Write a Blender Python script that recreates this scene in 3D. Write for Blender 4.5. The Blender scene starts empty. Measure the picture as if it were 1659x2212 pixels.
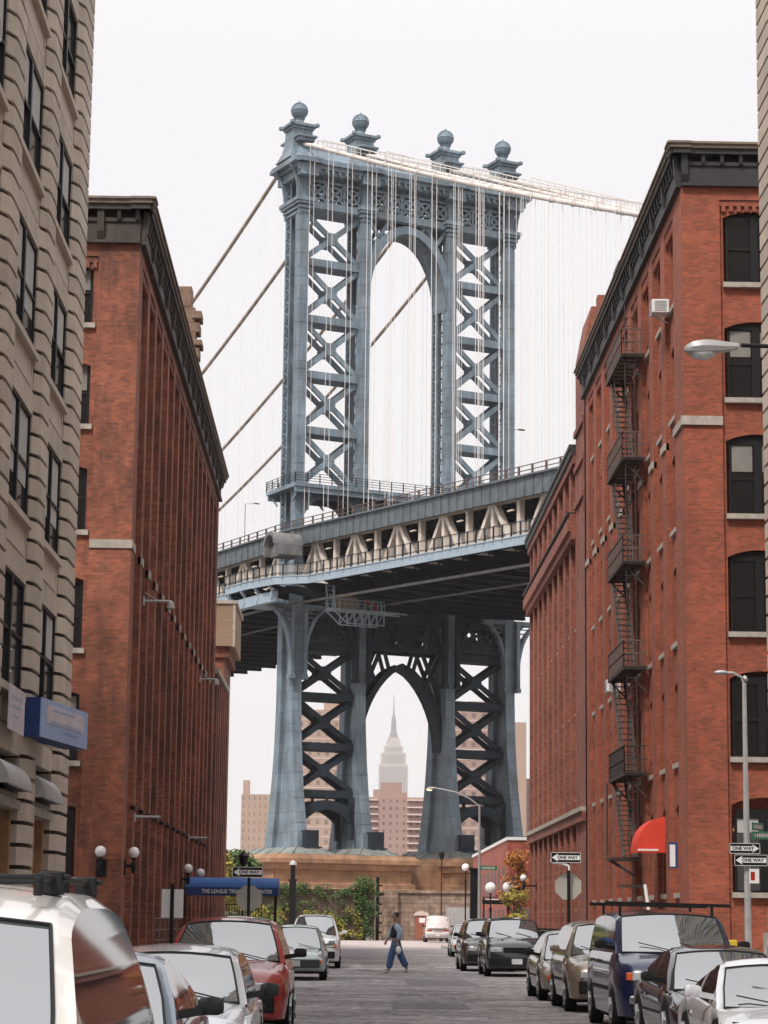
import bpy, bmesh, math, random
from mathutils import Vector, Matrix, Euler
random.seed(7)
R = math.radians
sc = bpy.context.scene
COL = sc.collection

# ------------------------------------------------------------------ camera
cam_d = bpy.data.cameras.new("camera"); cam = bpy.data.objects.new("camera", cam_d); COL.objects.link(cam)
sc.camera = cam
cam_d.sensor_fit = 'VERTICAL'; cam_d.sensor_height = 24.0
cam_d.lens = 24.0 * 5000.0 / 2212.0
cam_d.clip_start = 0.2; cam_d.clip_end = 30000
TILT, AZ, ROLL = R(10.0357), R(0.7838), R(0.65)
f = Vector((math.sin(AZ)*math.cos(TILT), math.cos(AZ)*math.cos(TILT), math.sin(TILT)))
r0 = Vector((math.cos(AZ), -math.sin(AZ), 0)); u0 = r0.cross(f)
up = u0*math.cos(ROLL) - r0*math.sin(ROLL); rt = r0*math.cos(ROLL) + u0*math.sin(ROLL)
M = Matrix((rt, up, -f)).transposed().to_4x4(); M.translation = Vector((0, 0, 1.6))
cam.matrix_world = M

# ------------------------------------------------------------------ world, sun, exposure
SUN_EL, SUN_AZ = R(52), R(-150)      # azimuth from +Y towards +X: behind the camera, to the left
w = bpy.data.worlds.new("World"); sc.world = w; w.use_nodes = True
nt = w.node_tree; nt.nodes.clear()
def wn(t, **k):
    n = nt.nodes.new(t)
    for a, b in k.items(): setattr(n, a, b)
    return n
sky = wn('ShaderNodeTexSky', sky_type='NISHITA', sun_disc=False, sun_elevation=SUN_EL, sun_rotation=SUN_AZ, air_density=1.0, dust_density=4.0)
hs = wn('ShaderNodeHueSaturation'); hs.inputs['Saturation'].default_value = 0.25
tc = wn('ShaderNodeTexCoord'); sx = wn('ShaderNodeSeparateXYZ')
ramp = wn('ShaderNodeValToRGB')
cr = ramp.color_ramp
cr.elements[0].position = 0.0; cr.elements[0].color = (0.335, 0.325, 0.325, 1)
cr.elements[1].position = 1.0; cr.elements[1].color = (0.70, 0.70, 0.72, 1)
for p_, c_ in ((0.16, (0.336, 0.329, 0.334, 1)), (0.36, (0.342, 0.337, 0.347, 1)), (0.46, (0.40, 0.395, 0.405, 1))):
    e = cr.elements.new(p_); e.color = c_
mulv = wn('ShaderNodeVectorMath', operation='SCALE'); mulv.inputs['Scale'].default_value = 28.6
mix = wn('ShaderNodeMix', data_type='RGBA'); mix.inputs[0].default_value = 0.93
bg = wn('ShaderNodeBackground'); bg.inputs['Strength'].default_value = 0.1
out = wn('ShaderNodeOutputWorld')
L = nt.links.new
L(tc.outputs['Generated'], sx.inputs[0]); L(sx.outputs['Z'], ramp.inputs[0]); L(ramp.outputs[0], mulv.inputs[0])
L(sky.outputs[0], hs.inputs['Color']); L(hs.outputs[0], mix.inputs[6]); L(mulv.outputs[0], mix.inputs[7])
L(mix.outputs[2], bg.inputs['Color']); L(bg.outputs[0], out.inputs['Surface'])
sd = bpy.data.lights.new("sun", 'SUN'); sd.energy = 3.3; sd.angle = R(9); sd.color = (1.0, 0.95, 0.88)
so = bpy.data.objects.new("sun", sd); COL.objects.link(so)
sdir = Vector((math.sin(SUN_AZ)*math.cos(SUN_EL), math.cos(SUN_AZ)*math.cos(SUN_EL), math.sin(SUN_EL)))
so.rotation_euler = sdir.to_track_quat('Z', 'Y').to_euler(); so.location = (0, -20, 60)
sc.view_settings.view_transform = 'Standard'; sc.view_settings.look = 'None'
sc.view_settings.exposure = 0.0; sc.view_settings.gamma = 1.0; sc.view_settings.use_curve_mapping = False
sc.render.engine = 'CYCLES'
sc.cycles.volume_bounces = 1
sc.cycles.max_bounces = 8

# ------------------------------------------------------------------ materials
def _n(nt, t, **k):
    n = nt.nodes.new(t)
    for a, b in k.items(): setattr(n, a, b)
    return n
def mat(name, col, rough=0.7, metal=0.0, var=0.15, scale=3.0, bump=0.0, bscale=None, spec=None, ior=None, coat=0.0,
        emit=None, estr=0.0, streak=0.0, brick=None, mortar=None, joint=None, var2=0.0, stain=None, stainamt=0.0, stretch=None):
    m = bpy.data.materials.new(name); m.use_nodes = True; nt = m.node_tree
    b = nt.nodes['Principled BSDF']; L = nt.links.new
    b.inputs['Roughness'].default_value = rough; b.inputs['Metallic'].default_value = metal
    if spec is not None: b.inputs['Specular IOR Level'].default_value = spec
    if ior: b.inputs['IOR'].default_value = ior
    if coat: b.inputs['Coat Weight'].default_value = coat; b.inputs['Coat Roughness'].default_value = 0.03
    tc = _n(nt, 'ShaderNodeTexCoord')
    vec = tc.outputs['Object']
    if brick or joint:
        geo = _n(nt, 'ShaderNodeNewGeometry'); s1 = _n(nt, 'ShaderNodeSeparateXYZ'); s2 = _n(nt, 'ShaderNodeSeparateXYZ')
        L(tc.outputs['Object'], s1.inputs[0]); L(geo.outputs['True Normal'], s2.inputs[0])
        ab = _n(nt, 'ShaderNodeMath', operation='ABSOLUTE'); L(s2.outputs['X'], ab.inputs[0])
        gt = _n(nt, 'ShaderNodeMath', operation='GREATER_THAN'); L(ab.outputs[0], gt.inputs[0]); gt.inputs[1].default_value = 0.6
        mx = _n(nt, 'ShaderNodeMix', data_type='FLOAT'); L(gt.outputs[0], mx.inputs[0]); L(s1.outputs['X'], mx.inputs[2]); L(s1.outputs['Y'], mx.inputs[3])
        cb = _n(nt, 'ShaderNodeCombineXYZ'); L(mx.outputs[0], cb.inputs[0]); L(s1.outputs['Z'], cb.inputs[1])
        bvec = cb.outputs[0]
    nz = _n(nt, 'ShaderNodeTexNoise'); nz.inputs['Scale'].default_value = scale; nz.inputs['Detail'].default_value = 6
    nvec = vec
    if streak or stretch:
        mp = _n(nt, 'ShaderNodeMapping'); st = stretch or (1, 1, 1-streak*0.9)
        mp.inputs['Scale'].default_value = st; L(vec, mp.inputs[0]); nvec = mp.outputs[0]
    L(nvec, nz.inputs['Vector'])
    mr = _n(nt, 'ShaderNodeMapRange'); L(nz.outputs[0], mr.inputs[0])
    mr.inputs[1].default_value = 0.3; mr.inputs[2].default_value = 0.7
    mr.inputs[3].default_value = 1-var; mr.inputs[4].default_value = 1+var
    cur = None
    if brick or joint:
        bt = _n(nt, 'ShaderNodeTexBrick'); L(bvec, bt.inputs['Vector'])
        bw, bh, ms = (brick or joint)
        bt.inputs['Scale'].default_value = 1.0; bt.inputs['Brick Width'].default_value = bw; bt.inputs['Row Height'].default_value = bh
        bt.inputs['Mortar Size'].default_value = ms; bt.inputs['Mortar Smooth'].default_value = 0.2; bt.inputs['Bias'].default_value = 0.0
        k = 0.72 if brick else 0.9
        bt.inputs['Color1'].default_value = (*[c*k for c in col], 1); bt.inputs['Color2'].default_value = (*[min(1, c*(2-k)) for c in col], 1)
        bt.inputs['Mortar'].default_value = (*(mortar or [c*0.6 for c in col]), 1)
        cur = bt.outputs['Color']
    if cur is None:
        rgb = _n(nt, 'ShaderNodeRGB'); rgb.outputs[0].default_value = (*col, 1); cur = rgb.outputs[0]
    vm = _n(nt, 'ShaderNodeVectorMath', operation='SCALE'); L(cur, vm.inputs[0]); L(mr.outputs[0], vm.inputs['Scale']); cur = vm.outputs[0]
    if var2:
        n2 = _n(nt, 'ShaderNodeTexNoise'); n2.inputs['Scale'].default_value = 0.35; n2.inputs['Detail'].default_value = 4; L(vec, n2.inputs['Vector'])
        m2 = _n(nt, 'ShaderNodeMapRange'); L(n2.outputs[0], m2.inputs[0]); m2.inputs[1].default_value = .35; m2.inputs[2].default_value = .65
        m2.inputs[3].default_value = 1-var2; m2.inputs[4].default_value = 1+var2
        v2 = _n(nt, 'ShaderNodeVectorMath', operation='SCALE'); L(cur, v2.inputs[0]); L(m2.outputs[0], v2.inputs['Scale']); cur = v2.outputs[0]
    if stain:
        n3 = _n(nt, 'ShaderNodeTexNoise'); n3.inputs['Scale'].default_value = 0.8; n3.inputs['Detail'].default_value = 8; n3.inputs['Roughness'].default_value = 0.65
        mp3 = _n(nt, 'ShaderNodeMapping'); mp3.inputs['Scale'].default_value = (1.6, 1.6, 0.35); L(vec, mp3.inputs[0]); L(mp3.outputs[0], n3.inputs['Vector'])
        m3 = _n(nt, 'ShaderNodeMapRange'); L(n3.outputs[0], m3.inputs[0]); m3.inputs[1].default_value = .5; m3.inputs[2].default_value = .68
        m3.inputs[3].default_value = 0; m3.inputs[4].default_value = stainamt
        mx3 = _n(nt, 'ShaderNodeMix', data_type='RGBA'); L(m3.outputs[0], mx3.inputs[0]); L(cur, mx3.inputs[6]); mx3.inputs[7].default_value = (*stain, 1); cur = mx3.outputs[2]
    L(cur, b.inputs['Base Color'])
    if bump:
        bp = _n(nt, 'ShaderNodeBump'); bp.inputs['Strength'].default_value = bump; bp.inputs['Distance'].default_value = 0.02
        nb = _n(nt, 'ShaderNodeTexNoise'); nb.inputs['Scale'].default_value = bscale or scale*8; nb.inputs['Detail'].default_value = 5; L(nvec, nb.inputs['Vector'])
        L(nb.outputs[0], bp.inputs['Height']); L(bp.outputs[0], b.inputs['Normal'])
    if emit: b.inputs['Emission Color'].default_value = (*emit, 1); b.inputs['Emission Strength'].default_value = estr
    return m
MT = {}
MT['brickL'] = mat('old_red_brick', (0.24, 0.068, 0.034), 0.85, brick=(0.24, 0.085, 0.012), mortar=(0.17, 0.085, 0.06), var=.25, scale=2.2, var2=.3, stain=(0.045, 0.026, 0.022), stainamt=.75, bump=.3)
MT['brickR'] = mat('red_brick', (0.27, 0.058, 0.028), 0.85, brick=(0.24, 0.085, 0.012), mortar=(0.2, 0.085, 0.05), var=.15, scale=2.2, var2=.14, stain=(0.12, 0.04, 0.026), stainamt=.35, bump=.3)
MT['brickR2'] = mat('brown_red_brick', (0.25, 0.080, 0.050), 0.85, brick=(0.24, 0.085, 0.012), var=.15, scale=2.2, var2=.14, bump=.3)
MT['brickLow'] = mat('plain_red_brick', (0.33, 0.085, 0.055), 0.85, brick=(0.3, 0.1, 0.012), var=.12, scale=2.2, var2=.1)
MT['tan'] = mat('tan_limestone', (0.48, 0.40, 0.325), 0.85, var=.11, scale=1.6, var2=.08, bump=.35, bscale=18, stain=(0.27, 0.225, 0.18), stainamt=.35)
MT['tan_panel'] = mat('tan_panel_stone', (0.46, 0.385, 0.315), 0.85, var=.07, scale=1.2, bump=.2, bscale=14)
MT['groove'] = mat('joint_shadow_stone', (0.035, 0.027, 0.022), 0.95, var=.1)
MT['stone'] = mat('sill_stone', (0.36, 0.32, 0.27), 0.85, var=.2, scale=4, bump=.2)
MT['darkframe'] = mat('black_window_frame', (0.01, 0.01, 0.011), 0.5, var=.1, spec=.25)
MT['glass'] = mat('dark_window_glass', (0.008, 0.009, 0.010), 0.06, var=.3, scale=.8, ior=1.6, bump=.15, bscale=1.2)
MT['glassL'] = mat('sky_reflecting_window_glass', (0.05, 0.055, 0.06), 0.05, var=.3, scale=.8, ior=2.3)
MT['blind'] = mat('window_blind', (0.20, 0.185, 0.165), 0.8, var=.15, scale=2)
MT['cornice'] = mat('brown_painted_cornice', (0.036, 0.027, 0.022), 0.7, var=.25, scale=2, stain=(0.16, 0.11, 0.08), stainamt=.3)
MT['corniceR'] = mat('charcoal_painted_cornice', (0.02, 0.019, 0.018), 0.65, var=.2, scale=2)
MT['corniceEdge'] = mat('weathered_cornice_edge', (0.17, 0.125, 0.095), 0.7, var=.25, scale=3)
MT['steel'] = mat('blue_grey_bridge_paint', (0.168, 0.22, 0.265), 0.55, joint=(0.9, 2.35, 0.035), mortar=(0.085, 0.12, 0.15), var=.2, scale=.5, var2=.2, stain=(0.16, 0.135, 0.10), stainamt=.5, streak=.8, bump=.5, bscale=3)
MT['steelD'] = mat('faded_dark_bridge_paint_and_shade', (0.026, 0.037, 0.05), 0.6, var=.25, scale=.6, stain=(0.045, 0.036, 0.028), stainamt=.4, spec=.15)  # dark parts; also deck shade put into the colour of lower bracing, inner brackets
MT['steelL'] = mat('pale_blue_bridge_paint', (0.30, 0.38, 0.45), 0.5, var=.1, scale=.8, stain=(0.22, 0.27, 0.31), stainamt=.4)
MT['steelC'] = mat('cream_bridge_paint', (0.66, 0.57, 0.49), 0.6, var=.12, scale=1.0, stain=(0.36, 0.28, 0.22), stainamt=.3)
MT['band'] = mat('grey_deck_fascia', (0.10, 0.12, 0.135), 0.7, var=.25, scale=1.0, stain=(0.05, 0.05, 0.05), stainamt=.4)
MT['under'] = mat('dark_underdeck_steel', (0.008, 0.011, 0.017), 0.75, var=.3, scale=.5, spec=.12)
MT['cable'] = mat('pale_cable_wrapping', (0.58, 0.52, 0.48), 0.6, var=.08, scale=2)
MT['cableR'] = mat('tan_cable_wrapping_backlit', (0.40, 0.31, 0.25), 0.6, var=.1, scale=2)  # river-side cables: same wrapping, darkened to look backlit
MT['rope'] = mat('pale_wire_rope', (0.78, 0.73, 0.70), 0.6, var=.08, scale=2)
MT['pier'] = mat('weathered_brown_masonry', (0.37, 0.205, 0.115), 0.9, joint=(1.6, 0.62, 0.015), mortar=(0.2, 0.13, 0.09), var=.2, scale=.8, var2=.2, stain=(0.16, 0.09, 0.06), stainamt=.6, bump=.3)
MT['lead'] = mat('weathered_lead_sheet', (0.21, 0.23, 0.22), 0.7, var=.3, scale=1.0, stain=(0.25, 0.17, 0.11), stainamt=.6)
MT['rubble'] = mat('rubble_stone_wall', (0.25, 0.175, 0.13), 0.9, joint=(0.9, 0.4, 0.03), mortar=(0.14, 0.1, 0.08), var=.35, scale=2.0, var2=.2, bump=.6)
MT['asphalt'] = mat('worn_grey_asphalt', (0.235, 0.205, 0.205), 0.9, var=.34, scale=1.3, stretch=(0.3, 1.0, 1), var2=.16, stain=(0.09, 0.075, 0.075), stainamt=.45, bump=1.0, bscale=7)
MT['ground'] = mat('city_ground', (0.14, 0.125, 0.115), 0.95, var=.2, scale=.2)
MT['walk'] = mat('concrete_pavement', (0.30, 0.27, 0.255), 0.9, joint=(1.5, 1.5, 0.02), mortar=(0.15, .14, .13), var=.15, scale=1.2, bump=.3)
MT['kerb'] = mat('granite_kerb', (0.33, 0.31, 0.30), 0.85, var=.2, scale=3)
MT['apron'] = mat('pale_pinkish_concrete', (0.40, 0.34, 0.32), 0.9, var=.12, scale=.6, var2=.1)
MT['black'] = mat('black_painted_metal', (0.008, 0.008, 0.009), 0.45, var=.1, spec=.22)
MT['rubber'] = mat('tyre_rubber', (0.009, 0.009, 0.009), 0.85, var=.1, spec=.15)
MT['rim'] = mat('wheel_rim_metal', (0.35, 0.35, 0.36), 0.35, metal=.7, var=.1)
MT['chrome'] = mat('bright_metal', (0.6, 0.6, 0.61), 0.2, metal=.9, var=.05)
MT['carglass'] = mat('car_window_glass', (0.012, 0.014, 0.015), 0.03, var=.1, ior=1.75)
MT['windshield'] = mat('car_windshield_glass', (0.05, 0.056, 0.06), 0.04, var=.05, ior=3.2)
MT['lens'] = mat('headlight_lens', (0.45, 0.46, 0.46), 0.15, var=.3, scale=12, ior=1.6, coat=.6)
MT['amber'] = mat('amber_lens', (0.65, 0.10, 0.02), 0.25, var=.1)
MT['redlens'] = mat('red_lens', (0.35, 0.02, 0.015), 0.25, var=.1)
MT['plate'] = mat('licence_plate', (0.6, 0.6, 0.6), 0.5, var=.25, scale=18)
MT['trim'] = mat('dark_plastic_trim', (0.012, 0.012, 0.013), 0.6, var=.1, spec=.2)
MT['white'] = mat('white_paint', (0.74, 0.73, 0.72), 0.5, var=.05)
MT['globe'] = mat('white_glass_globe', (0.82, 0.80, 0.78), 0.3, var=.03)
MT['grey_sign'] = mat('bare_aluminium_sign_back', (0.36, 0.33, 0.29), 0.55, var=.1, scale=3)
MT['galv'] = mat('galvanised_steel', (0.40, 0.39, 0.385), 0.5, metal=.3, var=.12, scale=4)
MT['green_sign'] = mat('green_street_sign', (0.03, 0.14, 0.09), 0.5, var=.1)
MT['blue'] = mat('blue_canvas', (0.025, 0.11, 0.34), 0.7, var=.15, scale=2)
MT['blueD'] = mat('dark_blue_canvas', (0.01, 0.04, 0.16), 0.7, var=.1)
MT['blueP'] = mat('pale_blue_sign_face', (0.30, 0.40, 0.60), 0.5, var=.06, scale=1)
MT['lav'] = mat('pale_lavender_banner', (0.52, 0.46, 0.50), 0.7, var=.12, scale=2)
MT['redcanvas'] = mat('red_canvas', (0.62, 0.045, 0.02), 0.75, var=.08, scale=3)
MT['turret'] = mat('brown_weathered_stone', (0.19, 0.12, 0.085), 0.9, var=.25, scale=2)
MT['curtain'] = mat('white_curtain', (0.42, 0.41, 0.39), 0.9, var=.2, scale=9, stretch=(3,3,.1))
MT['beige'] = mat('beige_stucco', (0.27, 0.18, 0.115), 0.9, var=.1, scale=.8, var2=.12)
MT['cream'] = mat('cream_masonry', (0.55, 0.50, 0.42), 0.9, var=.1)
MT['iron'] = mat('rusty_black_iron', (0.035, 0.026, 0.023), 0.75, var=.3, scale=6, stain=(0.16, 0.09, 0.07), stainamt=.35)
MT['ironL'] = mat('weathered_pinkish_iron', (0.12, 0.078, 0.066), 0.75, var=.3, scale=6)
MT['wood'] = mat('varnished_wood', (0.36, 0.19, 0.09), 0.5, var=.3, scale=4)
MT['dome'] = mat('grey_metal_hood', (0.38, 0.37, 0.37), 0.5, metal=.2, var=.1)
MT['drum'] = mat('weathered_zinc_sheet', (0.15, 0.15, 0.147), 0.7, var=.3, scale=1.2, stain=(0.15, 0.12, 0.1), stainamt=.5)
MT['farbrick'] = mat('faded_pink_brick_in_haze', (0.39, 0.275, 0.215), 0.9, var=.08, scale=.1)  # brick lightened so that its colour carries part of the distance haze
MT['farbrick2'] = mat('faded_mauve_brick_in_haze', (0.34, 0.225, 0.19), 0.9, var=.08, scale=.1)  # haze paleness mixed into the mauve as well
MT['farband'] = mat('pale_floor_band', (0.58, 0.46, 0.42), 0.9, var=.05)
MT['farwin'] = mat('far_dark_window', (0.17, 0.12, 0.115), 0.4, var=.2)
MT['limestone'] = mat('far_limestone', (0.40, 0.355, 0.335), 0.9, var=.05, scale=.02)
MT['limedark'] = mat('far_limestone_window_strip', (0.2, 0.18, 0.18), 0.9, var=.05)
MT['potty'] = mat('brown_plastic', (0.26, 0.085, 0.05), 0.6, var=.1)
MT['skin'] = mat('skin', (0.26, 0.15, 0.10), 0.6, var=.08)
MT['hair'] = mat('dark_hair', (0.015, 0.012, 0.01), 0.7, var=.2, scale=30)
MT['denim'] = mat('blue_denim', (0.05, 0.095, 0.21), 0.85, var=.25, scale=12)
MT['vest'] = mat('black_vest_cloth', (0.014, 0.014, 0.02), 0.85, var=.2)
MT['shirt'] = mat('pale_blue_shirt', (0.30, 0.39, 0.50), 0.85, var=.15, scale=8)
MT['shoe'] = mat('pale_shoe', (0.45, 0.45, 0.45), 0.7, var=.1)
MT['bark'] = mat('tree_bark', (0.09, 0.065, 0.045), 0.95, var=.3, scale=8, bump=.5)
MT['leafG'] = mat('green_leaves', (0.055, 0.10, 0.022), 0.7, var=.5, scale=1.5)
MT['leafY'] = mat('yellow_green_leaves', (0.26, 0.22, 0.03), 0.7, var=.45, scale=.8)
MT['leafO'] = mat('orange_leaves', (0.36, 0.13, 0.02), 0.7, var=.45, scale=1.5)
MT['water'] = mat('river_water', (0.10, 0.11, 0.11), 0.25, var=.1)
MT['yellow'] = mat('yellow_paint', (0.60, 0.42, 0.03), 0.6, var=.1)
MT['bulb'] = mat('lit_lamp', (0.9, 0.75, 0.45), 0.4, var=0, emit=(1.0, 0.75, 0.38), estr=2.2)
MT['tube'] = mat('lit_ceiling_lamp', (0.9, 0.8, 0.6), 0.4, var=0, emit=(1.0, 0.72, 0.42), estr=3.0)
def road_material():
    m = mat('worn_grey_asphalt', (0.275, 0.25, 0.246), 0.92, var=.3, scale=1.2, stretch=(0.3, 1.0, 1), var2=.22, stain=(0.10, 0.085, 0.085), stainamt=.5, bump=1.0, bscale=7)
    nt = m.node_tree; L = nt.links.new; b = nt.nodes['Principled BSDF']
    tc = _n(nt,'ShaderNodeTexCoord'); mp = _n(nt,'ShaderNodeMapping'); mp.inputs['Scale'].default_value = (.22,.55,1)
    ns = _n(nt,'ShaderNodeTexNoise'); ns.inputs['Scale'].default_value = 1.5; ns.inputs['Detail'].default_value = 4
    ad = _n(nt,'ShaderNodeVectorMath',operation='MULTIPLY_ADD'); ad.inputs[1].default_value = (.9,.9,0)
    L(tc.outputs['Object'],mp.inputs[0]); L(tc.outputs['Object'],ns.inputs['Vector']); L(ns.outputs['Color'],ad.inputs[0]); L(mp.outputs[0],ad.inputs[2])
    vo = _n(nt,'ShaderNodeTexVoronoi',feature='DISTANCE_TO_EDGE'); vo.inputs['Scale'].default_value = 1.0; L(ad.outputs[0],vo.inputs['Vector'])
    mr = _n(nt,'ShaderNodeMapRange'); L(vo.outputs['Distance'],mr.inputs[0]); mr.inputs[1].default_value = .0; mr.inputs[2].default_value = .035; mr.inputs[3].default_value = .35; mr.inputs[4].default_value = 1
    n2 = _n(nt,'ShaderNodeTexNoise'); n2.inputs['Scale'].default_value = 14; n2.inputs['Detail'].default_value = 8; n2.inputs['Roughness'].default_value = .8
    mp2 = _n(nt,'ShaderNodeMapping'); mp2.inputs['Scale'].default_value = (.30,.07,1); L(tc.outputs['Object'],mp2.inputs[0]); L(mp2.outputs[0],n2.inputs['Vector'])
    m2 = _n(nt,'ShaderNodeMapRange'); L(n2.outputs[0],m2.inputs[0]); m2.inputs[1].default_value = .3; m2.inputs[2].default_value = .7; m2.inputs[3].default_value = .42; m2.inputs[4].default_value = 1.55
    mu = _n(nt,'ShaderNodeMath',operation='MULTIPLY'); L(mr.outputs[0],mu.inputs[0]); L(m2.outputs[0],mu.inputs[1])
    src = b.inputs['Base Color'].links[0].from_socket; vm = _n(nt,'ShaderNodeVectorMath',operation='SCALE')
    L(src,vm.inputs[0]); L(mu.outputs[0],vm.inputs['Scale']); L(vm.outputs[0],b.inputs['Base Color']); return m
MT['asphalt'] = road_material()
MT['patch'] = mat('dark_asphalt_patch', (0.175, 0.157, 0.158), 0.92, var=.25, scale=3, bump=.8)
MT['patch2'] = mat('pale_asphalt_patch', (0.27, 0.24, 0.24), 0.92, var=.2, scale=3, bump=.8)
def paint(name, col, rough=0.28, metal=0.0): return mat(name, col, rough, metal=metal, var=.05, scale=1.5, coat=.8)

# ------------------------------------------------------------------ mesh helpers
W = {}                                    # world matrices of things
class MB:
    def __init__(s): s.v = []; s.f = []; s.m = []
    def add(s, vs, fs, m=0):
        k = len(s.v); s.v += [tuple(x) for x in vs]
        s.f += [tuple(i+k for i in g) for g in fs]; s.m += [m]*len(fs)
    def box(s, x0, x1, y0, y1, z0, z1, m=0):
        s.add([(x0,y0,z0),(x1,y0,z0),(x1,y1,z0),(x0,y1,z0),(x0,y0,z1),(x1,y0,z1),(x1,y1,z1),(x0,y1,z1)],
              [(0,3,2,1),(4,5,6,7),(0,1,5,4),(1,2,6,5),(2,3,7,6),(3,0,4,7)], m)
    def fbox(s, F, a0, a1, d0, d1, z0, z1, m=0):
        p = [F(a0,d0,z0),F(a1,d0,z0),F(a1,d1,z0),F(a0,d1,z0),F(a0,d0,z1),F(a1,d0,z1),F(a1,d1,z1),F(a0,d1,z1)]
        s.add(p, [(0,3,2,1),(4,5,6,7),(0,1,5,4),(1,2,6,5),(2,3,7,6),(3,0,4,7)], m)
    def bar(s, p, q, w, h, upv=(0,0,1), m=0):
        p = Vector(p); q = Vector(q); d = (q-p)
        if d.length < 1e-6: return
        d.normalize(); u = Vector(upv); sd = d.cross(u)
        if sd.length < 1e-4: sd = d.cross(Vector((1,0,0)))
        sd.normalize(); u = sd.cross(d)
        a = sd*w/2; b = u*h/2
        vs = [p-a-b, p+a-b, p+a+b, p-a+b, q-a-b, q+a-b, q+a+b, q-a+b]
        s.add(vs, [(0,3,2,1),(4,5,6,7),(0,1,5,4),(1,2,6,5),(2,3,7,6),(3,0,4,7)], m)
    def tube(s, p, q, r, n=8, r2=None, m=0, cap=True):
        p = Vector(p); q = Vector(q); d = (q-p).normalized()
        a = d.orthogonal().normalized(); b = d.cross(a); r2 = r if r2 is None else r2
        vs = []
        for P, rr in ((p, r), (q, r2)):
            for i in range(n):
                t = 2*math.pi*i/n; vs.append(P + a*math.cos(t)*rr + b*math.sin(t)*rr)
        fs = [(i, (i+1)%n, n+(i+1)%n, n+i) for i in range(n)]
        if cap: fs += [tuple(range(n-1,-1,-1)), tuple(range(n, 2*n))]
        s.add(vs, fs, m)
    def path(s, pts, r, n=8, m=0):
        for a, b in zip(pts, pts[1:]): s.tube(a, b, r, n, m=m)
    def lathe(s, prof, c=(0,0,0), n=16, m=0, axis='z'):
        vs = []; cx, cy, cz = c
        for rr, z in prof:
            for i in range(n):
                t = 2*math.pi*i/n; x, y = rr*math.cos(t), rr*math.sin(t)
                if axis == 'z': vs.append((cx+x, cy+y, cz+z))
                elif axis == 'x': vs.append((cx+z, cy+x, cz+y))
                else: vs.append((cx+x, cy+z, cz+y))
        fs = []
        for j in range(len(prof)-1):
            for i in range(n): fs.append((j*n+i, j*n+(i+1)%n, (j+1)*n+(i+1)%n, (j+1)*n+i))
        fs += [tuple(range(n-1,-1,-1)), tuple(range((len(prof)-1)*n, len(prof)*n))]
        s.add(vs, fs, m)
    def sphere(s, c, r, n=16, m=0, sq=1.0):
        k = n//2
        s.lathe([(max(1e-3, r*math.sin(math.pi*i/k)), -r*sq*math.cos(math.pi*i/k)) for i in range(k+1)], c, n, m)
    def prism(s, poly, z0, z1, m=0):
        n = len(poly)
        s.add([(x,y,z0) for x,y in poly]+[(x,y,z1) for x,y in poly],
              [tuple(range(n-1,-1,-1)), tuple(range(n,2*n))]+[(i,(i+1)%n,n+(i+1)%n,n+i) for i in range(n)], m)
    def extr(s, F, poly, d0, d1, m=0):       # polygon in (u,z), extruded through d
        n = len(poly)
        s.add([F(u_,d0,z_) for u_,z_ in poly]+[F(u_,d1,z_) for u_,z_ in poly],
              [tuple(range(n-1,-1,-1)), tuple(range(n,2*n))]+[(i,(i+1)%n,n+(i+1)%n,n+i) for i in range(n)], m)
    def loft(s, rings, m=0, cap=True, close=True):
        n = len(rings[0]); k = len(s.v)
        for r_ in rings: s.v += [tuple(p) for p in r_]
        for j in range(len(rings)-1):
            for i in range(n if close else n-1):
                s.f.append((k+j*n+i, k+j*n+(i+1)%n, k+(j+1)*n+(i+1)%n, k+(j+1)*n+i)); s.m.append(m)
        if cap:
            s.f.append(tuple(k+i for i in range(n-1,-1,-1))); s.m.append(m)
            s.f.append(tuple(k+(len(rings)-1)*n+i for i in range(n))); s.m.append(m)
    def build(s, name, mats, parent=None, smooth=False, fix=True, bevel=0, local=False):
        if not isinstance(mats, (list, tuple)): mats = [mats]
        me = bpy.data.meshes.new(name); me.from_pydata(s.v, [], s.f)
        for m_ in mats: me.materials.append(MT[m_] if isinstance(m_, str) else m_)
        me.polygons.foreach_set('material_index', s.m)
        if fix:
            bm = bmesh.new(); bm.from_mesh(me); bmesh.ops.recalc_face_normals(bm, faces=bm.faces); bm.to_mesh(me); bm.free()
        if smooth: me.polygons.foreach_set('use_smooth', [True]*len(me.polygons))
        o = bpy.data.objects.new(name, me); COL.objects.link(o)
        if smooth and smooth != 'all':
            try: me.set_sharp_from_angle(angle=R(38))
            except Exception: pass
        if parent:
            o.parent = parent
            if not local and parent.name in W: o.matrix_parent_inverse = W[parent.name].inverted()
        if bevel:
            b = o.modifiers.new('bevel', 'BEVEL'); b.width = bevel; b.segments = 2; b.limit_method = 'ANGLE'
        return o
def tag(o, label=None, cat=None, group=None, kind=None):
    if label: o['label'] = label
    if cat: o['category'] = cat
    if group: o['group'] = group
    if kind: o['kind'] = kind
    return o
def thing(name, label, cat, loc=(0,0,0), rz=0.0, group=None):
    o = bpy.data.objects.new(name, None); COL.objects.link(o)
    o.location = loc; o.rotation_euler = (0,0,rz); o.empty_display_size = .3
    W[o.name] = Matrix.Translation(Vector(loc)) @ Matrix.Rotation(rz, 4, 'Z')
    return tag(o, label, cat, group)
def kids(o, allobs): return [c for c in allobs if c.parent == o]
def copy_tree(o, loc=None, rz=None, parent=None):
    c = o.copy(); COL.objects.link(c)
    if parent: c.parent = parent
    if loc is not None: c.location = loc
    if rz is not None: c.rotation_euler = (0,0,rz)
    for ch in list(o.children): copy_tree(ch, parent=c)
    return c
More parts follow.
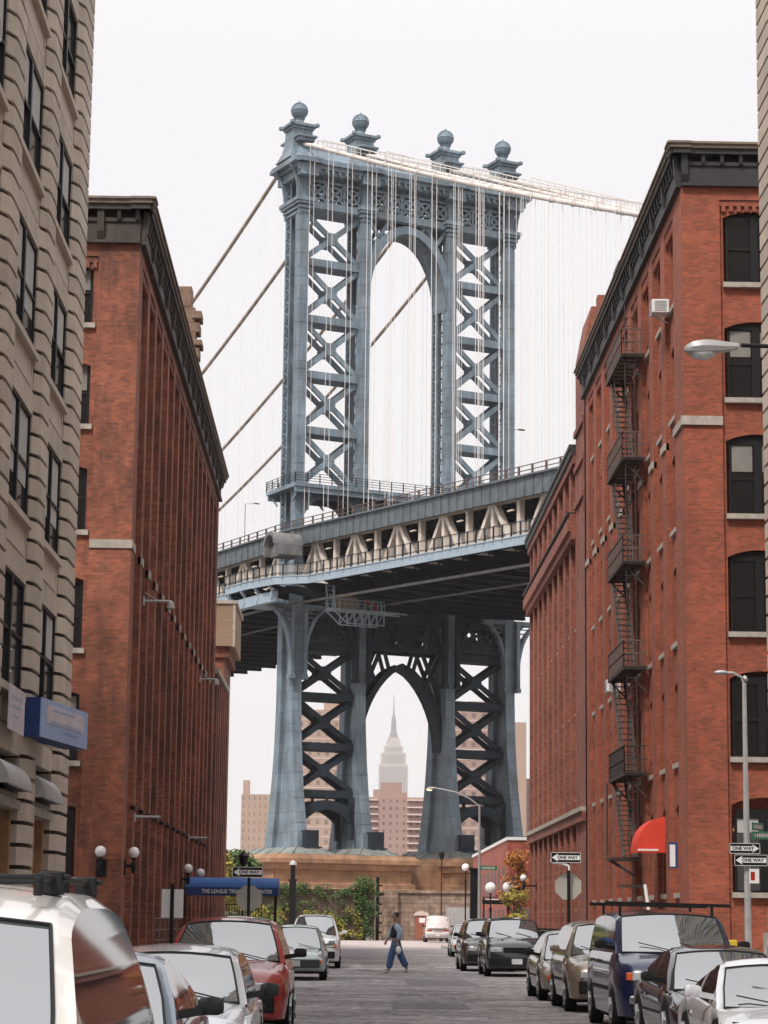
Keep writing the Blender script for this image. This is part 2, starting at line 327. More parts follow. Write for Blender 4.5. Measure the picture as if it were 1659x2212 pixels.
def text_mesh(body, size, ext=0.004, bold=0.0):
    cu = bpy.data.curves.new('lettering', 'FONT'); cu.body = body; cu.size = size; cu.extrude = ext; cu.offset = bold
    cu.align_x = 'CENTER'; cu.align_y = 'CENTER'
    o = bpy.data.objects.new('lettering_tmp', cu); COL.objects.link(o)
    bpy.context.view_layer.update()
    me = bpy.data.meshes.new_from_object(o.evaluated_get(bpy.context.evaluated_depsgraph_get()))
    bpy.data.objects.remove(o); bpy.data.curves.remove(cu)
    return me
def text_part(body, size, mt, parent, loc, rot=(R(90),0,0), sx=1.0, name='lettering', bold=0.0, local=True):
    me = text_mesh(body, size, bold=bold); me.materials.clear(); me.materials.append(MT[mt])
    o = bpy.data.objects.new(name, me); COL.objects.link(o); o.parent = parent
    o.location = loc; o.rotation_euler = rot; o.scale = (sx, 1, 1)
    if not local and parent.name in W: o.matrix_parent_inverse = W[parent.name].inverted()
    return o

# ------------------------------------------------------------------ ground
def sheet(name, rects, z, m, label=None):
    b = MB()
    for x0,x1,y0,y1 in rects: b.add([(x0,y0,z),(x1,y0,z),(x1,y1,z),(x0,y1,z)], [(0,1,2,3)])
    return tag(b.build(name, m, fix=False), kind='structure')
sheet('ground', [(-9000,9000,-3000,9000)], -0.02, 'ground')
sheet('road', [(-2.9,6.0,-14,59),(-60,60,59,76),(-2.9,6.0,76,150)], 0.0, 'asphalt')
sheet('paved_yard', [(-16,24,150,262)], 0.0, 'apron')
sheet('river', [(-900,900,330,690)], 0.0, 'water')
def pavement(x0,x1,y0,y1,edges):
    b = MB(); b.box(x0,x1,y0,y1,-.3,.13,0)
    for e in edges:
        b.box(*e, -.3, .145, 1)
    tag(b.build('pavement', ['walk','kerb']), kind='structure')
pavement(-7.6,-3.05,-14,58.8,[(-3.05,-2.9,-14,58.95),(-7.6,-3.05,58.8,58.95)])
pavement(-12,-3.05,76.2,150,[(-3.05,-2.9,76.05,150),(-12,-3.05,76.05,76.2)])
pavement(6.15,11.3,-14,58.8,[(6.0,6.15,-14,58.95),(6.15,11.3,58.8,58.95)])
pavement(6.15,16,76.2,150,[(6.0,6.15,76.05,150),(6.15,16,76.05,76.2)])

for i,(x0,x1,y0,y1,m_) in enumerate([(.9,2.3,44,47.5,'patch'),(-.6,1.0,55,58,'patch2'),(1.6,3.4,60,66,'patch'),(-6,9,68.5,70.2,'patch2'),(.5,3.2,84,93,'patch'),(2.0,3.3,36,39,'patch2'),(-.5,2.2,110,128,'patch2'),(-5,-1.6,62,66,'patch')]):
    b_ = MB(); n_ = 9
    pts = [(x0+(x1-x0)*k/n_+random.uniform(-.08,.08), y0+random.uniform(-.25,.25)) for k in range(n_+1)]+[(x1-(x1-x0)*k/n_+random.uniform(-.08,.08), y1+random.uniform(-.25,.25)) for k in range(n_+1)]
    b_.add([(x,y,.004) for x,y in pts],[tuple(range(len(pts)))]); tag(b_.build('road_patch',m_,fix=False),kind='structure')
for x,y,lab in ((1.4,52.5,'round iron manhole cover in the road nearest the camera'),(.6,79,'round iron manhole cover just past the crossing')):
    t_ = thing('manhole_cover',lab,'manhole cover',(x,y,0)); b_ = MB(); b_.lathe([(.36,.0),(.36,.008),(.3,.012)],(0,0,0),20); b_.build('lid','black',t_,local=True)
    b_ = MB(); b_.lathe([(.42,.0),(.42,.006)],(0,0,0),20); b_.build('frame','galv',t_,local=True)

def far_wall(name, col, pitch, row, win, mortar):
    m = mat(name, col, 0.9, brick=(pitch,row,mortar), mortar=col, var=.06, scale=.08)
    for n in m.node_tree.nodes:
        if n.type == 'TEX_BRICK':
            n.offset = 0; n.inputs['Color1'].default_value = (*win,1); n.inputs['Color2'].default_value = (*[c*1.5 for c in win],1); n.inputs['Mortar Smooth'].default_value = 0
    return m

def block_variation(m):
    nt = m.node_tree; L = nt.links.new; b = nt.nodes['Principled BSDF']
    tc = _n(nt,'ShaderNodeTexCoord'); sx_ = _n(nt,'ShaderNodeSeparateXYZ'); L(tc.outputs['Object'],sx_.inputs[0])
    def fl(sock,mul,add):
        a = _n(nt,'ShaderNodeMath',operation='MULTIPLY_ADD'); L(sock,a.inputs[0]); a.inputs[1].default_value = mul; a.inputs[2].default_value = add
        f_ = _n(nt,'ShaderNodeMath',operation='FLOOR'); L(a.outputs[0],f_.inputs[0]); return f_.outputs[0]
    cb = _n(nt,'ShaderNodeCombineXYZ'); L(fl(sx_.outputs['Y'],1/2.925,.3),cb.inputs[0]); L(fl(sx_.outputs['Z'],1/.4905,-.25/.4905),cb.inputs[1])
    wnz = _n(nt,'ShaderNodeTexWhiteNoise'); L(cb.outputs[0],wnz.inputs['Vector'])
    mr = _n(nt,'ShaderNodeMapRange'); L(wnz.outputs['Value'],mr.inputs[0]); mr.inputs[3].default_value = .84; mr.inputs[4].default_value = 1.1
    src = b.inputs['Base Color'].links[0].from_socket; vm = _n(nt,'ShaderNodeVectorMath',operation='SCALE'); L(src,vm.inputs[0]); L(mr.outputs[0],vm.inputs['Scale']); L(vm.outputs[0],b.inputs['Base Color'])
block_variation(MT['tan'])
# ------------------------------------------------------------------ suspension bridge (local frame: x across, -y towards the land side)
TH = R(26.8115); BX, BY = 5.748, 280.408
br = thing('suspension_bridge', 'large blue grey steel suspension bridge with ornate tower between the brick warehouses', 'bridge', (BX, BY, 0), TH)
def bp(mb, name, m, smooth=False, parent=None, **k):
    o = mb.build(name, m, parent or br, smooth=smooth, local=True, **k)
    return o
CA = [-14.6, -6.1, 6.1, 14.6]; HW = 0.62
def hd(z):
    if z < 31: return 2.15 + 2.75*((31-z)/21.4)**2.3
    return 2.15 - 0.1*min(1, (z-31)/50)
def chord(z, k):      # y-range of rear (k=1) / front (k=-1) chord of a column
    h = hd(z); t = 1.3 + 0.8*max(0, (31-z)/21.4)**2
    return (h-t, h) if k > 0 else (-h, -h+t)
def column(mb, a, z0, z1, n, lattice_rear=False):
    zs = [z0+(z1-z0)*i/n for i in range(n+1)]
    for k in (-1, 1):
        if k > 0 and lattice_rear: continue
        rings = []
        for z in zs:
            y0, y1 = chord(z, k); rings.append([(a-HW,y0,z),(a+HW,y0,z),(a+HW,y1,z),(a-HW,y1,z)])
        mb.loft(rings)
    rings = []
    for z in zs:
        h = hd(z); rings.append([(a-.1,-h+.2,z),(a+.1,-h+.2,z),(a+.1,h-.2 if not lattice_rear else .3,z),(a-.1,h-.2 if not lattice_rear else .3,z)])
    mb.loft(rings)
    for z in [z0+2.9*i for i in range(int((z1-z0)/2.9))]:      # splice plates
        y0, y1 = chord(z, -1); mb.box(a-HW-.03, a+HW+.03, y0-.03, y1+.03, z, z+.12)
for a in CA:
    mb = MB(); column(mb, a, 9.9, 44, 36); column(mb, a, 44, 92, 8, True)
    # laced rear leaf: two rails with zig-zag lacing on both faces
    h = hd(60)
    for s in (-1, 1):
        x = a+s*HW*.92
        mb.box(x-.06, x+.06, h-.22, h, 44, 92); mb.box(x-.06, x+.06, h-1.5, h-1.3, 44, 92)
        z = 44.2; t = 1
        while z < 91.5:
            ya, yb = (h-1.4, h-.12) if t > 0 else (h-.12, h-1.4)
            mb.bar((x,ya,z), (x,yb,z+.75), .08, .17, (1,0,0)); z += .75; t = -t
    mb.box(a-HW, a+HW, h-.3, h, 44, 92)
    # flared capital moulding below the frieze
    for q, (zz, e) in enumerate(((86.8,.1),(87.3,.28),(87.8,.5),(88.15,.65))):
        mb.box(a-HW-e, a+HW+e, -h-e, h+e, zz, zz+.34 if q < 3 else 88.6)
    mb.box(a-HW-.18, a+HW+.18, -5.05, 5.05, 9.65, 10.05)
    for s in (-1,1):
        mb.box(a-HW-.25, a+HW+.25, s*4.0-.9, s*4.0+.9, 10.0, 11.7) if s < 0 else None
    c = bp(mb, 'column', 'steel')
    # black anchor cabinet at the foot
    mb = MB(); mb.box(a+HW-.9, a+HW+.9, -5.6, -4.6, 10.05, 11.9); mb.box(a+HW-1.2, a+HW+1.2, -5.9, -4.4, 9.7, 10.05)
    bp(mb, 'foot_housing', 'steelD', parent=c)
    # pedestal, plates and finial
    mb = MB(); zb = 93.6
    prof = [(2.2,zb),(1.9,zb+.6),(1.6,zb+1.3),(1.4,zb+2.2),(1.3,zb+3.4),(1.25,zb+4.4)]
    mb.loft([[(a-p,-p*.95,z),(a+p,-p*.95,z),(a+p,p*.95,z),(a-p,p*.95,z)] for p,z in prof])
    mb.box(a-1.75, a+1.75, -1.7, 1.7, 98.0, 98.32); mb.box(a-1.45, a+1.45, -1.4, 1.4, 97.65, 98.0)
    for s in (-1,1):
        for t in (-1,1): mb.lathe([(.02,0),(.3,.15),(.3,.45),(.05,.6)], (a+s*1.7, t*1.65, 97.95), 8)
    mb.box(a-1.3, a+1.3, -2.6, -1.0, 96.3, 96.55); mb.box(a-1.1, a+1.1, -2.3, -1.0, 95.9, 96.3)
    mb.box(a-1.3, a+1.3, 1.0, 2.6, 96.3, 96.55)
    mb.lathe([(.85,98.3),(.62,98.7),(.55,99.1),(.75,99.35)], (a,0,0), 12)
    p = bp(mb, 'pedestal', 'steel')
    mb = MB(); mb.sphere((a,0,100.3), 1.0, 20)
    for i in range(10):
        t = math.pi*i/10; pts = []
        for j in range(17):
            q = 2*math.pi*j/16; rr = 1.04
            pts.append((a+rr*math.cos(t)*math.sin(q), rr*math.sin(t)*math.sin(q), 100.35+rr*math.cos(q)))
        mb.path(pts, .06, 4)
    mb.lathe([(1.05,-.1),(1.1,0),(1.05,.1)], (a,0,100.35), 20); mb.lathe([(.2,.9),(.12,1.2),(.02,1.4)], (a,0,100.35), 8)
    bp(mb, 'finial_globe', 'steel', smooth=True, parent=p)

# cornice with concave roof
mb = MB()
for x0, x1, yy, z0, z1 in ((-15.7,15.7,3.0,91.6,92.2),(-16.2,16.2,3.3,92.2,92.7),(-16.8,16.8,3.7,92.7,93.15),(-16.7,16.7,3.5,93.15,93.4)):
    mb.box(x0,x1,-yy,yy,z0,z1)
rings = []
for q, (x, yy, z) in enumerate(((16.5,3.4,93.4),(16.0,2.9,93.9),(15.6,2.3,94.5),(15.3,1.8,95.2))):
    rings.append([(-x,-yy,z),(x,-yy,z),(x,yy,z),(-x,yy,z)])
mb.loft(rings)
for a in CA:
    mb.box(a-1.5, a+1.5, -4.0, 4.0, 92.7, 93.3); mb.box(a-1.2, a+1.2, -3.4, 3.4, 91.2, 92.7)
for i in range(36):
    x = -16.0+32.0*i/35; mb.box(x-.14, x+.14, -3.35, -3.0, 91.75, 92.25)
bp(mb, 'cornice', 'steel')
# railing along the top
mb = MB()
for s in (-1,1):
    for i in range(40):
        x = -13+26*i/39; mb.box(x-.03,x+.03, s*2.0-.03, s*2.0+.03, 95.0, 96.2)
    for z in (95.6,96.2): mb.box(-13,13,s*2.0-.04,s*2.0+.04,z-.04,z+.04)
bp(mb, 'crest_railing', 'cable')
# frieze between columns
bays = [(-13.98,-6.72),(-5.48,5.48),(6.72,13.98)]
for x0, x1 in bays:
    mb = MB()
    for s in (-1,1):
        y = s*1.75
        mb.box(x0,x1,y-.15,y+.15,90.9,91.7); mb.box(x0,x1,y-.2,y+.2,87.6,88.5)
        n = max(2, int(round((x1-x0)/2.4))); dx = (x1-x0)/n
        for i in range(n+1): mb.box(x0+dx*i-.16, x0+dx*i+.16, y-.12,y+.12, 88.5, 90.9)
        for i in range(n):
            c = x0+dx*(i+.5); zc = 89.7
            mb.bar((c-dx/2,y,88.5),(c+dx/2,y,90.9),.3,.2,(0,1,0)); mb.bar((c-dx/2,y,90.9),(c+dx/2,y,88.5),.3,.2,(0,1,0))
            pts = [(c+.85*math.cos(t*math.pi/8), y, zc+.85*math.sin(t*math.pi/8)) for t in range(17)]
            for p_, q_ in zip(pts, pts[1:]): mb.bar(p_, q_, .26, .3, (0,1,0))
    mb.box(x0,x1,-1.75,1.75,87.45,87.6); mb.box(x0,x1,-1.9,1.9,91.2,91.7)
    bp(mb, 'frieze_truss', 'steel')
# curved end brackets at the two outer columns under the cornice
for s in (-1,1):
    mb = MB()
    for y in (-2.0, 2.0):
        pts = []
        for i in range(9):
            t = i/8; pts.append((s*(15.2+1.5*(1-math.sqrt(max(0,1-t*t)))), y, 86.6+6.1*t))
        for p_, q_ in zip(pts, pts[1:]): mb.bar(p_, q_, .45, .3, (0,1,0))
        mb.box(*sorted((s*15.1,s*15.3)),-2.0,2.0,92.3,92.7)
        for i in range(0,9):
            mb.bar((s*15.2,y,pts[i][2]), pts[i], .12,.12,(0,1,0))
            if i < 8: mb.bar((s*15.2,y,pts[i][2]), pts[i+1], .12,.12,(0,1,0))
    bp(mb, 'cornice_bracket', 'steel')

# X bracing of the upper tower
def xpanel(x0,x1,z0,z1,m='steel', wid=.62, ys=(-1.0,1.0)):
    mb = MB(); cx, cz = (x0+x1)/2, (z0+z1)/2
    for y in ys:
        for (p_,q_) in (((x0,y,z0),(x1,y,z1)),((x0,y+.02,z1),(x1,y+.02,z0))):
            mb.bar(p_,q_, wid, .30, (0,1,0))
        mb.extr(lambda u_,d,z_: (u_,d,z_), [(cx-.75,cz),(cx-.4,cz+.75),(cx+.4,cz+.75),(cx+.75,cz),(cx+.4,cz-.75),(cx-.4,cz-.75)], y-.2, y+.2)
    return bp(mb, 'cross_bracing', m)
def strut(x0,x1,z,h=.95,m='steel', yy=1.3):
    mb = MB(); mb.box(x0,x1,-yy,yy,z-h/2,z-h/2+.16); mb.box(x0,x1,-yy,yy,z+h/2-.16,z+h/2)
    for s in (-1,1): mb.box(x0,x1,s*yy-.1,s*yy+.1,z-h/2+.02,z+h/2-.02)
    return bp(mb, 'horizontal_strut', m)
for x0, x1 in (bays[0], bays[2]):
    zs = [87.5,80.9,73.75,66.8,59.9,53.3]
    for i in range(5):
        xpanel(x0,x1,zs[i+1]+(.45 if i<4 else 0),zs[i]-.45)
        if i < 4: strut(x0,x1,zs[i+1])
# upper pointed arch of the middle bay
def arch(hwid, zs, za, thick, yy, ztop, m, name, pointed=.0, n=24):
    mb = MB(); inner = []
    for i in range(n+1):
        if pointed == 0:
            t = math.pi*i/n; inner.append((-hwid*math.cos(t), zs+(za-zs)*math.sin(t)))
        else:
            q = abs(2*i/n-1); t = 1-q**1.15; sg = -1 if i < n/2 else 1
            inner.append((sg*hwid*(1-t**1.9)**.68, zs+(za-zs)*t))
    outer = []
    for i,(x,z) in enumerate(inner):
        xa,za_ = inner[max(0,i-1)]; xb,zb_ = inner[min(n,i+1)]
        dx,dz_ = xb-xa, zb_-za_; l_ = math.hypot(dx,dz_) or 1
        outer.append((max(-hwid-.1,min(hwid+.1,x-dz_/l_*thick)), z+dx/l_*thick))
    for i in range(n):
        (xa,za_),(xb,zb_) = inner[i], inner[i+1]; (xc,zc),(xd,zd) = outer[i+1], outer[i]
        for s in (-1,1):
            y0, y1 = s*yy-.2, s*yy+.2
            mb.add([(xa,y0,za_),(xb,y0,zb_),(xc,y0,zc),(xd,y0,zd),(xa,y1,za_),(xb,y1,zb_),(xc,y1,zc),(xd,y1,zd)],
                   [(0,1,2,3),(4,7,6,5),(0,4,5,1),(2,6,7,3),(1,5,6,2),(0,3,7,4)])
        mb.add([(xa,-yy,za_),(xb,-yy,zb_),(xb,yy,zb_),(xa,yy,za_)],[(0,1,2,3)])
    for s in (-1,1):
        for y in (-yy*.8,yy*.8):
            mb.bar((s*hwid,y,zs+(za-zs)*.62),(s*hwid*.5,y,ztop),.45,.3,(0,1,0))
            mb.bar((s*hwid,y,ztop-.2),(s*hwid*.62,y,zs+(za-zs)*.80),.45,.3,(0,1,0))
            mb.bar((s*hwid*.45,y,ztop),(s*hwid*.3,y,za-.2),.4,.3,(0,1,0))
    return bp(mb, name, m)
arch(5.4, 77.2, 86.2, 1.0, 1.7, 87.6, 'steel', 'upper_arch')
# gallery above the roadway with portal girders
mb = MB()
mb.box(-16.2,16.2,-4.1,-2.3,52.35,52.8); mb.box(-16.2,16.2,2.3,4.1,52.35,52.8)
mb.box(-16.2,-15.3,-2.3,2.3,52.35,52.8); mb.box(15.3,16.2,-2.3,2.3,52.35,52.8); mb.box(-15.3,15.3,-2.3,2.3,52.3,52.75)
for s in (-1,1):
    mb.box(-16.1,16.1,s*3.8-.12,s*3.8+.12,51.7,52.35)
    for i in range(16):
        x = -15.6+31.2*i/15; mb.bar((x,s*3.9,52.2),(x,s*2.2,50.9),.16,.25)
for x0,x1 in bays:
    for s in (-1,1):
        y = s*2.0; c = (x0+x1)/2; hw = (x1-x0)/2
        pts = [(x0+(x1-x0)*i/12, 52.3) for i in range(13)]
        low = [(x, 48.6+2.6*(1-abs((x-c)/hw)**3.2)) for x,_ in pts]
        if x1 < 0 or x0 > 0: low = [(x, 49.4+2.0*(1-abs((x-c)/hw)**4)) for x,_ in pts]
        mb.loft([[(x,y-.2,z),(x,y+.2,z),(x,y+.2,52.3),(x,y-.2,52.3)] for x,z in low])
g = bp(mb, 'gallery', 'steel')
mb = MB()
for s in (-1,1):
    for x in [-16.15+1.61*i for i in range(21)]:
        if x > 16.3: continue
        mb.box(x-.05,x+.05,s*4.05-.05,s*4.05+.05,52.8,54.0)
    for z in (53.1,53.4,53.7,54.0): mb.box(-16.2,16.2,s*4.05-.03,s*4.05+.03,z-.03,z+.03)
    for y in [-4+1.6*i for i in range(6)]: mb.box(s*16.2-.05,s*16.2+.05,y-.05,y+.05,52.8,54.0)
    for z in (53.1,53.4,53.7,54.0): mb.box(s*16.2-.03,s*16.2+.03,-4.05,4.05,z-.03,z+.03)
bp(mb, 'gallery_railing', 'steelD', parent=g)

# lower tower bracing
for x0,x1 in (bays[0], bays[2]):
    zs = [33.6,27.8,21.9,16.35]
    for i in range(3):
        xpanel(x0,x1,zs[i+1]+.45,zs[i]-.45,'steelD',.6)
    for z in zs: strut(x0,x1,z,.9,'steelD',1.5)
    mb = MB()      # low segmental arch
    for s in (-1,1):
        y = s*1.9; c = (x0+x1)/2; hw = (x1-x0)/2
        rings = []
        for i in range(13):
            x = x0+(x1-x0)*i/12; q = ((x-c)/hw)**2
            rings.append([(x,y-.2,14.5-2.2*q),(x,y+.2,14.5-2.2*q),(x,y+.2,15.6-1.2*q),(x,y-.2,15.6-1.2*q)])
        mb.loft(rings); mb.bar((c,y,15.3),(c,y,16.3),.3,.3)
        mb.box(x0,x0+.6,y-.2,y+.2,11,16); mb.box(x1-.6,x1,y-.2,y+.2,11,16)
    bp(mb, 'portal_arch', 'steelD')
    mb = MB()      # ornamental lattice above
    for s in (-1,1):
        y = s*1.8; mb.box(x0,x1,y-.2,y+.2,37.2,38.4); mb.box(x0,x1,y-.2,y+.2,34.1,34.6)
        c = (x0+x1)/2
        for j in range(9):
            t = math.pi*j/8; mb.bar((c,y,34.3),(c+3.4*math.cos(t),y,34.3+3.2*math.sin(t)),.42,.25,(0,1,0))
        pts = [(c+2.2*math.cos(t*math.pi/12), y, 34.4+2.0*math.sin(t*math.pi/12)) for t in range(13)]
        for p_,q_ in zip(pts,pts[1:]): mb.bar(p_,q_,.4,.3,(0,1,0))
        mb.add([(x0,y-.1,34.6),(x0,y-.1,37.2),(x0+1.6,y-.1,37.2)],[(0,1,2)]); mb.add([(x1,y-.1,34.6),(x1,y-.1,37.2),(x1-1.6,y-.1,37.2)],[(0,1,2)])
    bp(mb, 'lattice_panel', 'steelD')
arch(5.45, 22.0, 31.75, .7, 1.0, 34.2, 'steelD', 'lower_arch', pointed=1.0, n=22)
mb = MB()
for s in (-1,1):
    y = s*1.8; x0,x1 = bays[1]; mb.box(x0,x1,y-.2,y+.2,33.7,34.3); mb.box(x0,x1,y-.2,y+.2,37.2,38.4)
    for k in range(3):
        c = x0+(x1-x0)*(k+.5)/3
        for j in range(7):
            t = math.pi*j/6; mb.bar((c,y,34.2),(c+1.7*math.cos(t),y,34.2+3.0*math.sin(t)),.4,.25,(0,1,0))
        pts = [(c+1.1*math.cos(t*math.pi/8), y, 35.6+1.1*math.sin(t*math.pi/8)) for t in range(17)]
        for p_,q_ in zip(pts,pts[1:]): mb.bar(p_,q_,.42,.3,(0,1,0))
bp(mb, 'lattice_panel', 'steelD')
# curved brackets carrying the deck
for a in CA:
    mb = MB()
    for s in (-1,1):
        for y in (-2.2,):
            pts = []
            for i in range(11):
                t = i/10; pts.append((a+s*(HW+.25+3.5*(1-math.cos(t*math.pi/2))), y, 31.2+7.0*math.sin(t*math.pi/2)**.9))
            for p_,q_ in zip(pts,pts[1:]): mb.bar(p_,q_,.34,.9,(0,1,0))
            for i in range(0,11):
                z = pts[i][2]
                if i > 1: mb.bar((a+s*HW,y,z),pts[i],.14,.2,(0,1,0)); mb.bar((a+s*HW,y,z),(pts[i][0],y,38.2),.12,.2,(0,1,0))
            mb.box(*(sorted((a+s*HW,a+s*(HW+3.9)))),y-.25,y+.25,38.0,38.5)
            mb.box(*(sorted((a+s*HW,a+s*(HW+.45)))),y-.55,y+.45,30.0,38.2)
            mb.box(*(sorted((a+s*(HW-.1),a+s*(HW+.55)))),y-.6,y+.5,29.6,30.1)
    bp(mb, 'curved_bracket', 'steelD' if abs(a) < 10 else 'steel')  # inner pair takes the darker paint to stand for shade under the deck

# ------------------------------------------------------------------ deck
def dz(y):                  # deck slope: y<0 towards land
    return -0.044*max(0, -y) + 0.006*max(0, y)
YS = [-150+5.15*i for i in range(66)]     # panel points, from land to river
mb = MB(); mbd = MB()
ya, yb = YS[0], YS[-1]
def drun(mb, x0, x1, z0, z1, m=0, y0=None, y1=None, n=14):
    a0 = ya if y0 is None else y0; a1 = yb if y1 is None else y1
    pts = sorted(set([a0, a1] + ([0.0] if a0 < 0 < a1 else [])))
    mb.loft([[(x0,y,z0+dz(y)),(x1,y,z0+dz(y)),(x1,y,z1+dz(y)),(x0,y,z1+dz(y))] for y in pts], m=m)
# upper roadway band
for s in (-1,1):
    drun(mb, s*15.0-.15, s*15.0+.15, 45.55, 47.55); drun(mb, s*15.25-.2, s*15.25+.2, 47.5, 47.7)
for y in [YS[0]+1.7*i for i in range(198)]:
    mb.box(-15.25,-15.12,y-.05,y+.05,45.55+dz(y),47.5+dz(y))
bp(mb, 'upper_roadway_fascia', 'band')
mb = MB(); drun(mb,-14.8,-4.2,46.4,46.9); drun(mb,4.2,14.8,46.4,46.9)
for y in YS: mb.box(-13.6,13.6,y-.2,y+.2,45.6+dz(y),46.4+dz(y))
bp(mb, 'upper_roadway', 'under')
mb = MB()
for y in [YS[0]+2.6*i for i in range(129)]:
    mb.box(-15.3,-15.12,y-.09,y+.09,47.6+dz(y),48.65+dz(y))
for z in (48.1,48.6): drun(mb,-15.28,-15.16,z-.03,z+.04)
bp(mb, 'upper_railing', 'ironL')
# stiffening trusses
def truss(x, m, name='stiffening_truss'):
    mb = MB(); zt, zb = 46.0, 40.4
    drun(mb, x-.3,x+.3, zt-.45, zt+.2); drun(mb, x-.35,x+.35, zb, zb+1.7)
    for i,y in enumerate(YS):
        d = dz(y)
        mb.box(x-.3,x+.3,y-.28,y+.28,zb+d,zt+d)
        if i % 2 == 0:
            for sg in (-1,1):
                y2 = y+sg*3.3
                mb.bar((x,y+sg*.25,zt-.2+d),(x,y2,zb+1.3+dz(y2)),.5,.6,(1,0,0))
            mb.box(x-.34,x+.34,y-.8,y+.8,zt-.75+d,zt-.1+d)
    return bp(mb, name, m)
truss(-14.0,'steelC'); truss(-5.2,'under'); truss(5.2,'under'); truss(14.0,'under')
# railway cars deck, floor beams, stringers
mb = MB(); drun(mb,-14,14,40.3,40.7)
for y in YS:
    d = dz(y); mb.box(-14.4,14.4,y-.22,y+.22,38.5+d,40.3+d); mb.box(-14.4,14.4,y-.4,y+.4,38.42+d,38.55+d)
    for s in (-1,1): mb.extr(lambda u_,d_,z_: (u_,d_,z_), [(s*14.4,38.9+d),(s*14.4,40.3+d),(s*17.85,40.3+d),(s*17.85,40.0+d)], y-.1, y+.1)
for x in (-12,-10,-8,-3.5,-1.5,1.5,3.5,8,10,12): drun(mb,x-.15,x+.15,39.3,40.3)
for i in range(len(YS)-1):
    y0,y1 = YS[i],YS[i+1]
    mb.bar((-14,y0,38.6+dz(y0)),(-5,y1,38.6+dz(y1)),.3,.3); mb.bar((14,y0,38.6+dz(y0)),(5,y1,38.6+dz(y1)),.3,.3)
    mb.bar((-18,y0,40.2+dz(y0)),(-14,y1,39.6+dz(y1)),.12,.12)
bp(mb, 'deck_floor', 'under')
mb = MB()
drun(mb,-16.2,-15.9,38.3,38.55,0); drun(mb,-8.2,-7.9,38.2,38.38,0)
bp(mb, 'underdeck_rail', 'drum')
# walkway, fascia girder with fence (bulges round the tower)
def wx(y):                # outer edge x of the walkway
    t = abs(y+1)
    if t < 7: return -20.4
    if t < 11: return -20.4+2.4*(t-7)/4
    return -18.0
def wrun(mb, o0, o1, z0, z1):
    ys = [ya,-14,-12,-11,-10,-9,-8,-7,0,5,6,7,8,9,10,12,yb]
    mb.loft([[(wx(y)+o0,y,z0+dz(y)),(wx(y)+o1,y,z0+dz(y)),(wx(y)+o1,y,z1+dz(y)),(wx(y)+o0,y,z1+dz(y))] for y in ys])
mb = MB(); wrun(mb,-.12,.12,40.05,40.95); wrun(mb,-.2,.25,40.9,41.0); drun(mb,17.9,18.1,40.05,40.95)
wk = bp(mb, 'walkway_girder', 'steelL')
mb = MB(); wrun(mb,.25,3.6,40.75,40.9)
for y in YS: mb.bar((wx(y),y,40.2+dz(y)),(-14.3,y,39.2+dz(y)),.2,.5)
bp(mb, 'walkway_floor', 'under', parent=wk)
mb = MB()
for z in (41.35,42.35): wrun(mb,-.08,.0,z-.035,z+.035)
y = ya
while y < yb:
    x = wx(y); d = dz(y); mb.box(x-.12,x+.02,y-.07,y+.07,40.5+d,42.4+d); y += 1.72
bp(mb, 'walkway_fence', 'steelD', parent=wk)
mb = MB()
for z in [41.1+.16*i for i in range(9)]: wrun(mb,.02,.04,z-.012,z+.012)
y = ya
while y < 60:
    x = wx(y); d = dz(y); mb.box(x+.02,x+.04,y-.012,y+.012,41.0+d,42.4+d); y += .25
bp(mb, 'fence_mesh', 'steelC', parent=wk)
# balcony beam and curved supports under the bulge
mb = MB()
mb.loft([[(x,y,38.1),(x+.3,y,38.1),(x+.3,y,39.2),(x,y,39.2)] for x,y in ((-19.6,-6.5),(-20.0,-3),(-20.0,3),(-19.4,8),(-18.6,10))])
mb.loft([[(x,y,38.0),(x+.9,y,38.0),(x+.9,y,38.15),(x,y,38.15)] for x,y in ((-19.7,-6.5),(-20.1,-3),(-20.1,3),(-19.5,8),(-18.7,10))])
for y in (-6.2,-2.4,1.4,5.2,8.6):
    pts = [(wx(y)+.1,y,40.1),(wx(y)+.05,y,39.8),(wx(y)+.5,y,39.4),(wx(y)+.5,y,39.0),(wx(y)+.3,y,38.2)]
    for p_,q_ in zip(pts,pts[1:]): mb.bar(p_,q_,.3,.26,(0,1,0))
mb.box(-19.5,-15.2,-2.4,2.4,38.15,38.5)
bp(mb, 'balcony_support', 'steelL', parent=wk)

# ------------------------------------------------------------------ cables and suspenders
def cz(y): 
    if y < 0: return 96.4+.43*y+.00044*y*y
    return 96.3-.42*y+.00096*y*y
for a in CA:
    mb = MB(); pts = [(a,-140+4*i,cz(-140+4*i)) for i in range(35)]+[(a,0,96.1)]
    mb.path(pts,.26,10)
    for i in range(8,34,1):
        y = -140+4*i+1.0
        mb.tube((a,y-.2,cz(y-.2)),(a,y+.2,cz(y+.2)),.33,10)
    bp(mb, 'main_cable', 'cable', smooth=True)
    mb = MB()
    for s in (-1,1): mb.path([(a+s*.45,-140+4*i,cz(-140+4*i)+1.15) for i in range(34)],.045,5)
    for i in range(34):
        y = -140+4*i
        for s in (-1,1): mb.tube((a+s*.4,y,cz(y)),(a+s*.45,y,cz(y)+1.2),.04,4)
    bp(mb, 'cable_handrope', 'cable')
    mb = MB(); mb.path([(a,6*i,cz(6*i)) for i in range(33)],.25,10)
    bp(mb, 'main_cable', 'cableR', smooth=True)
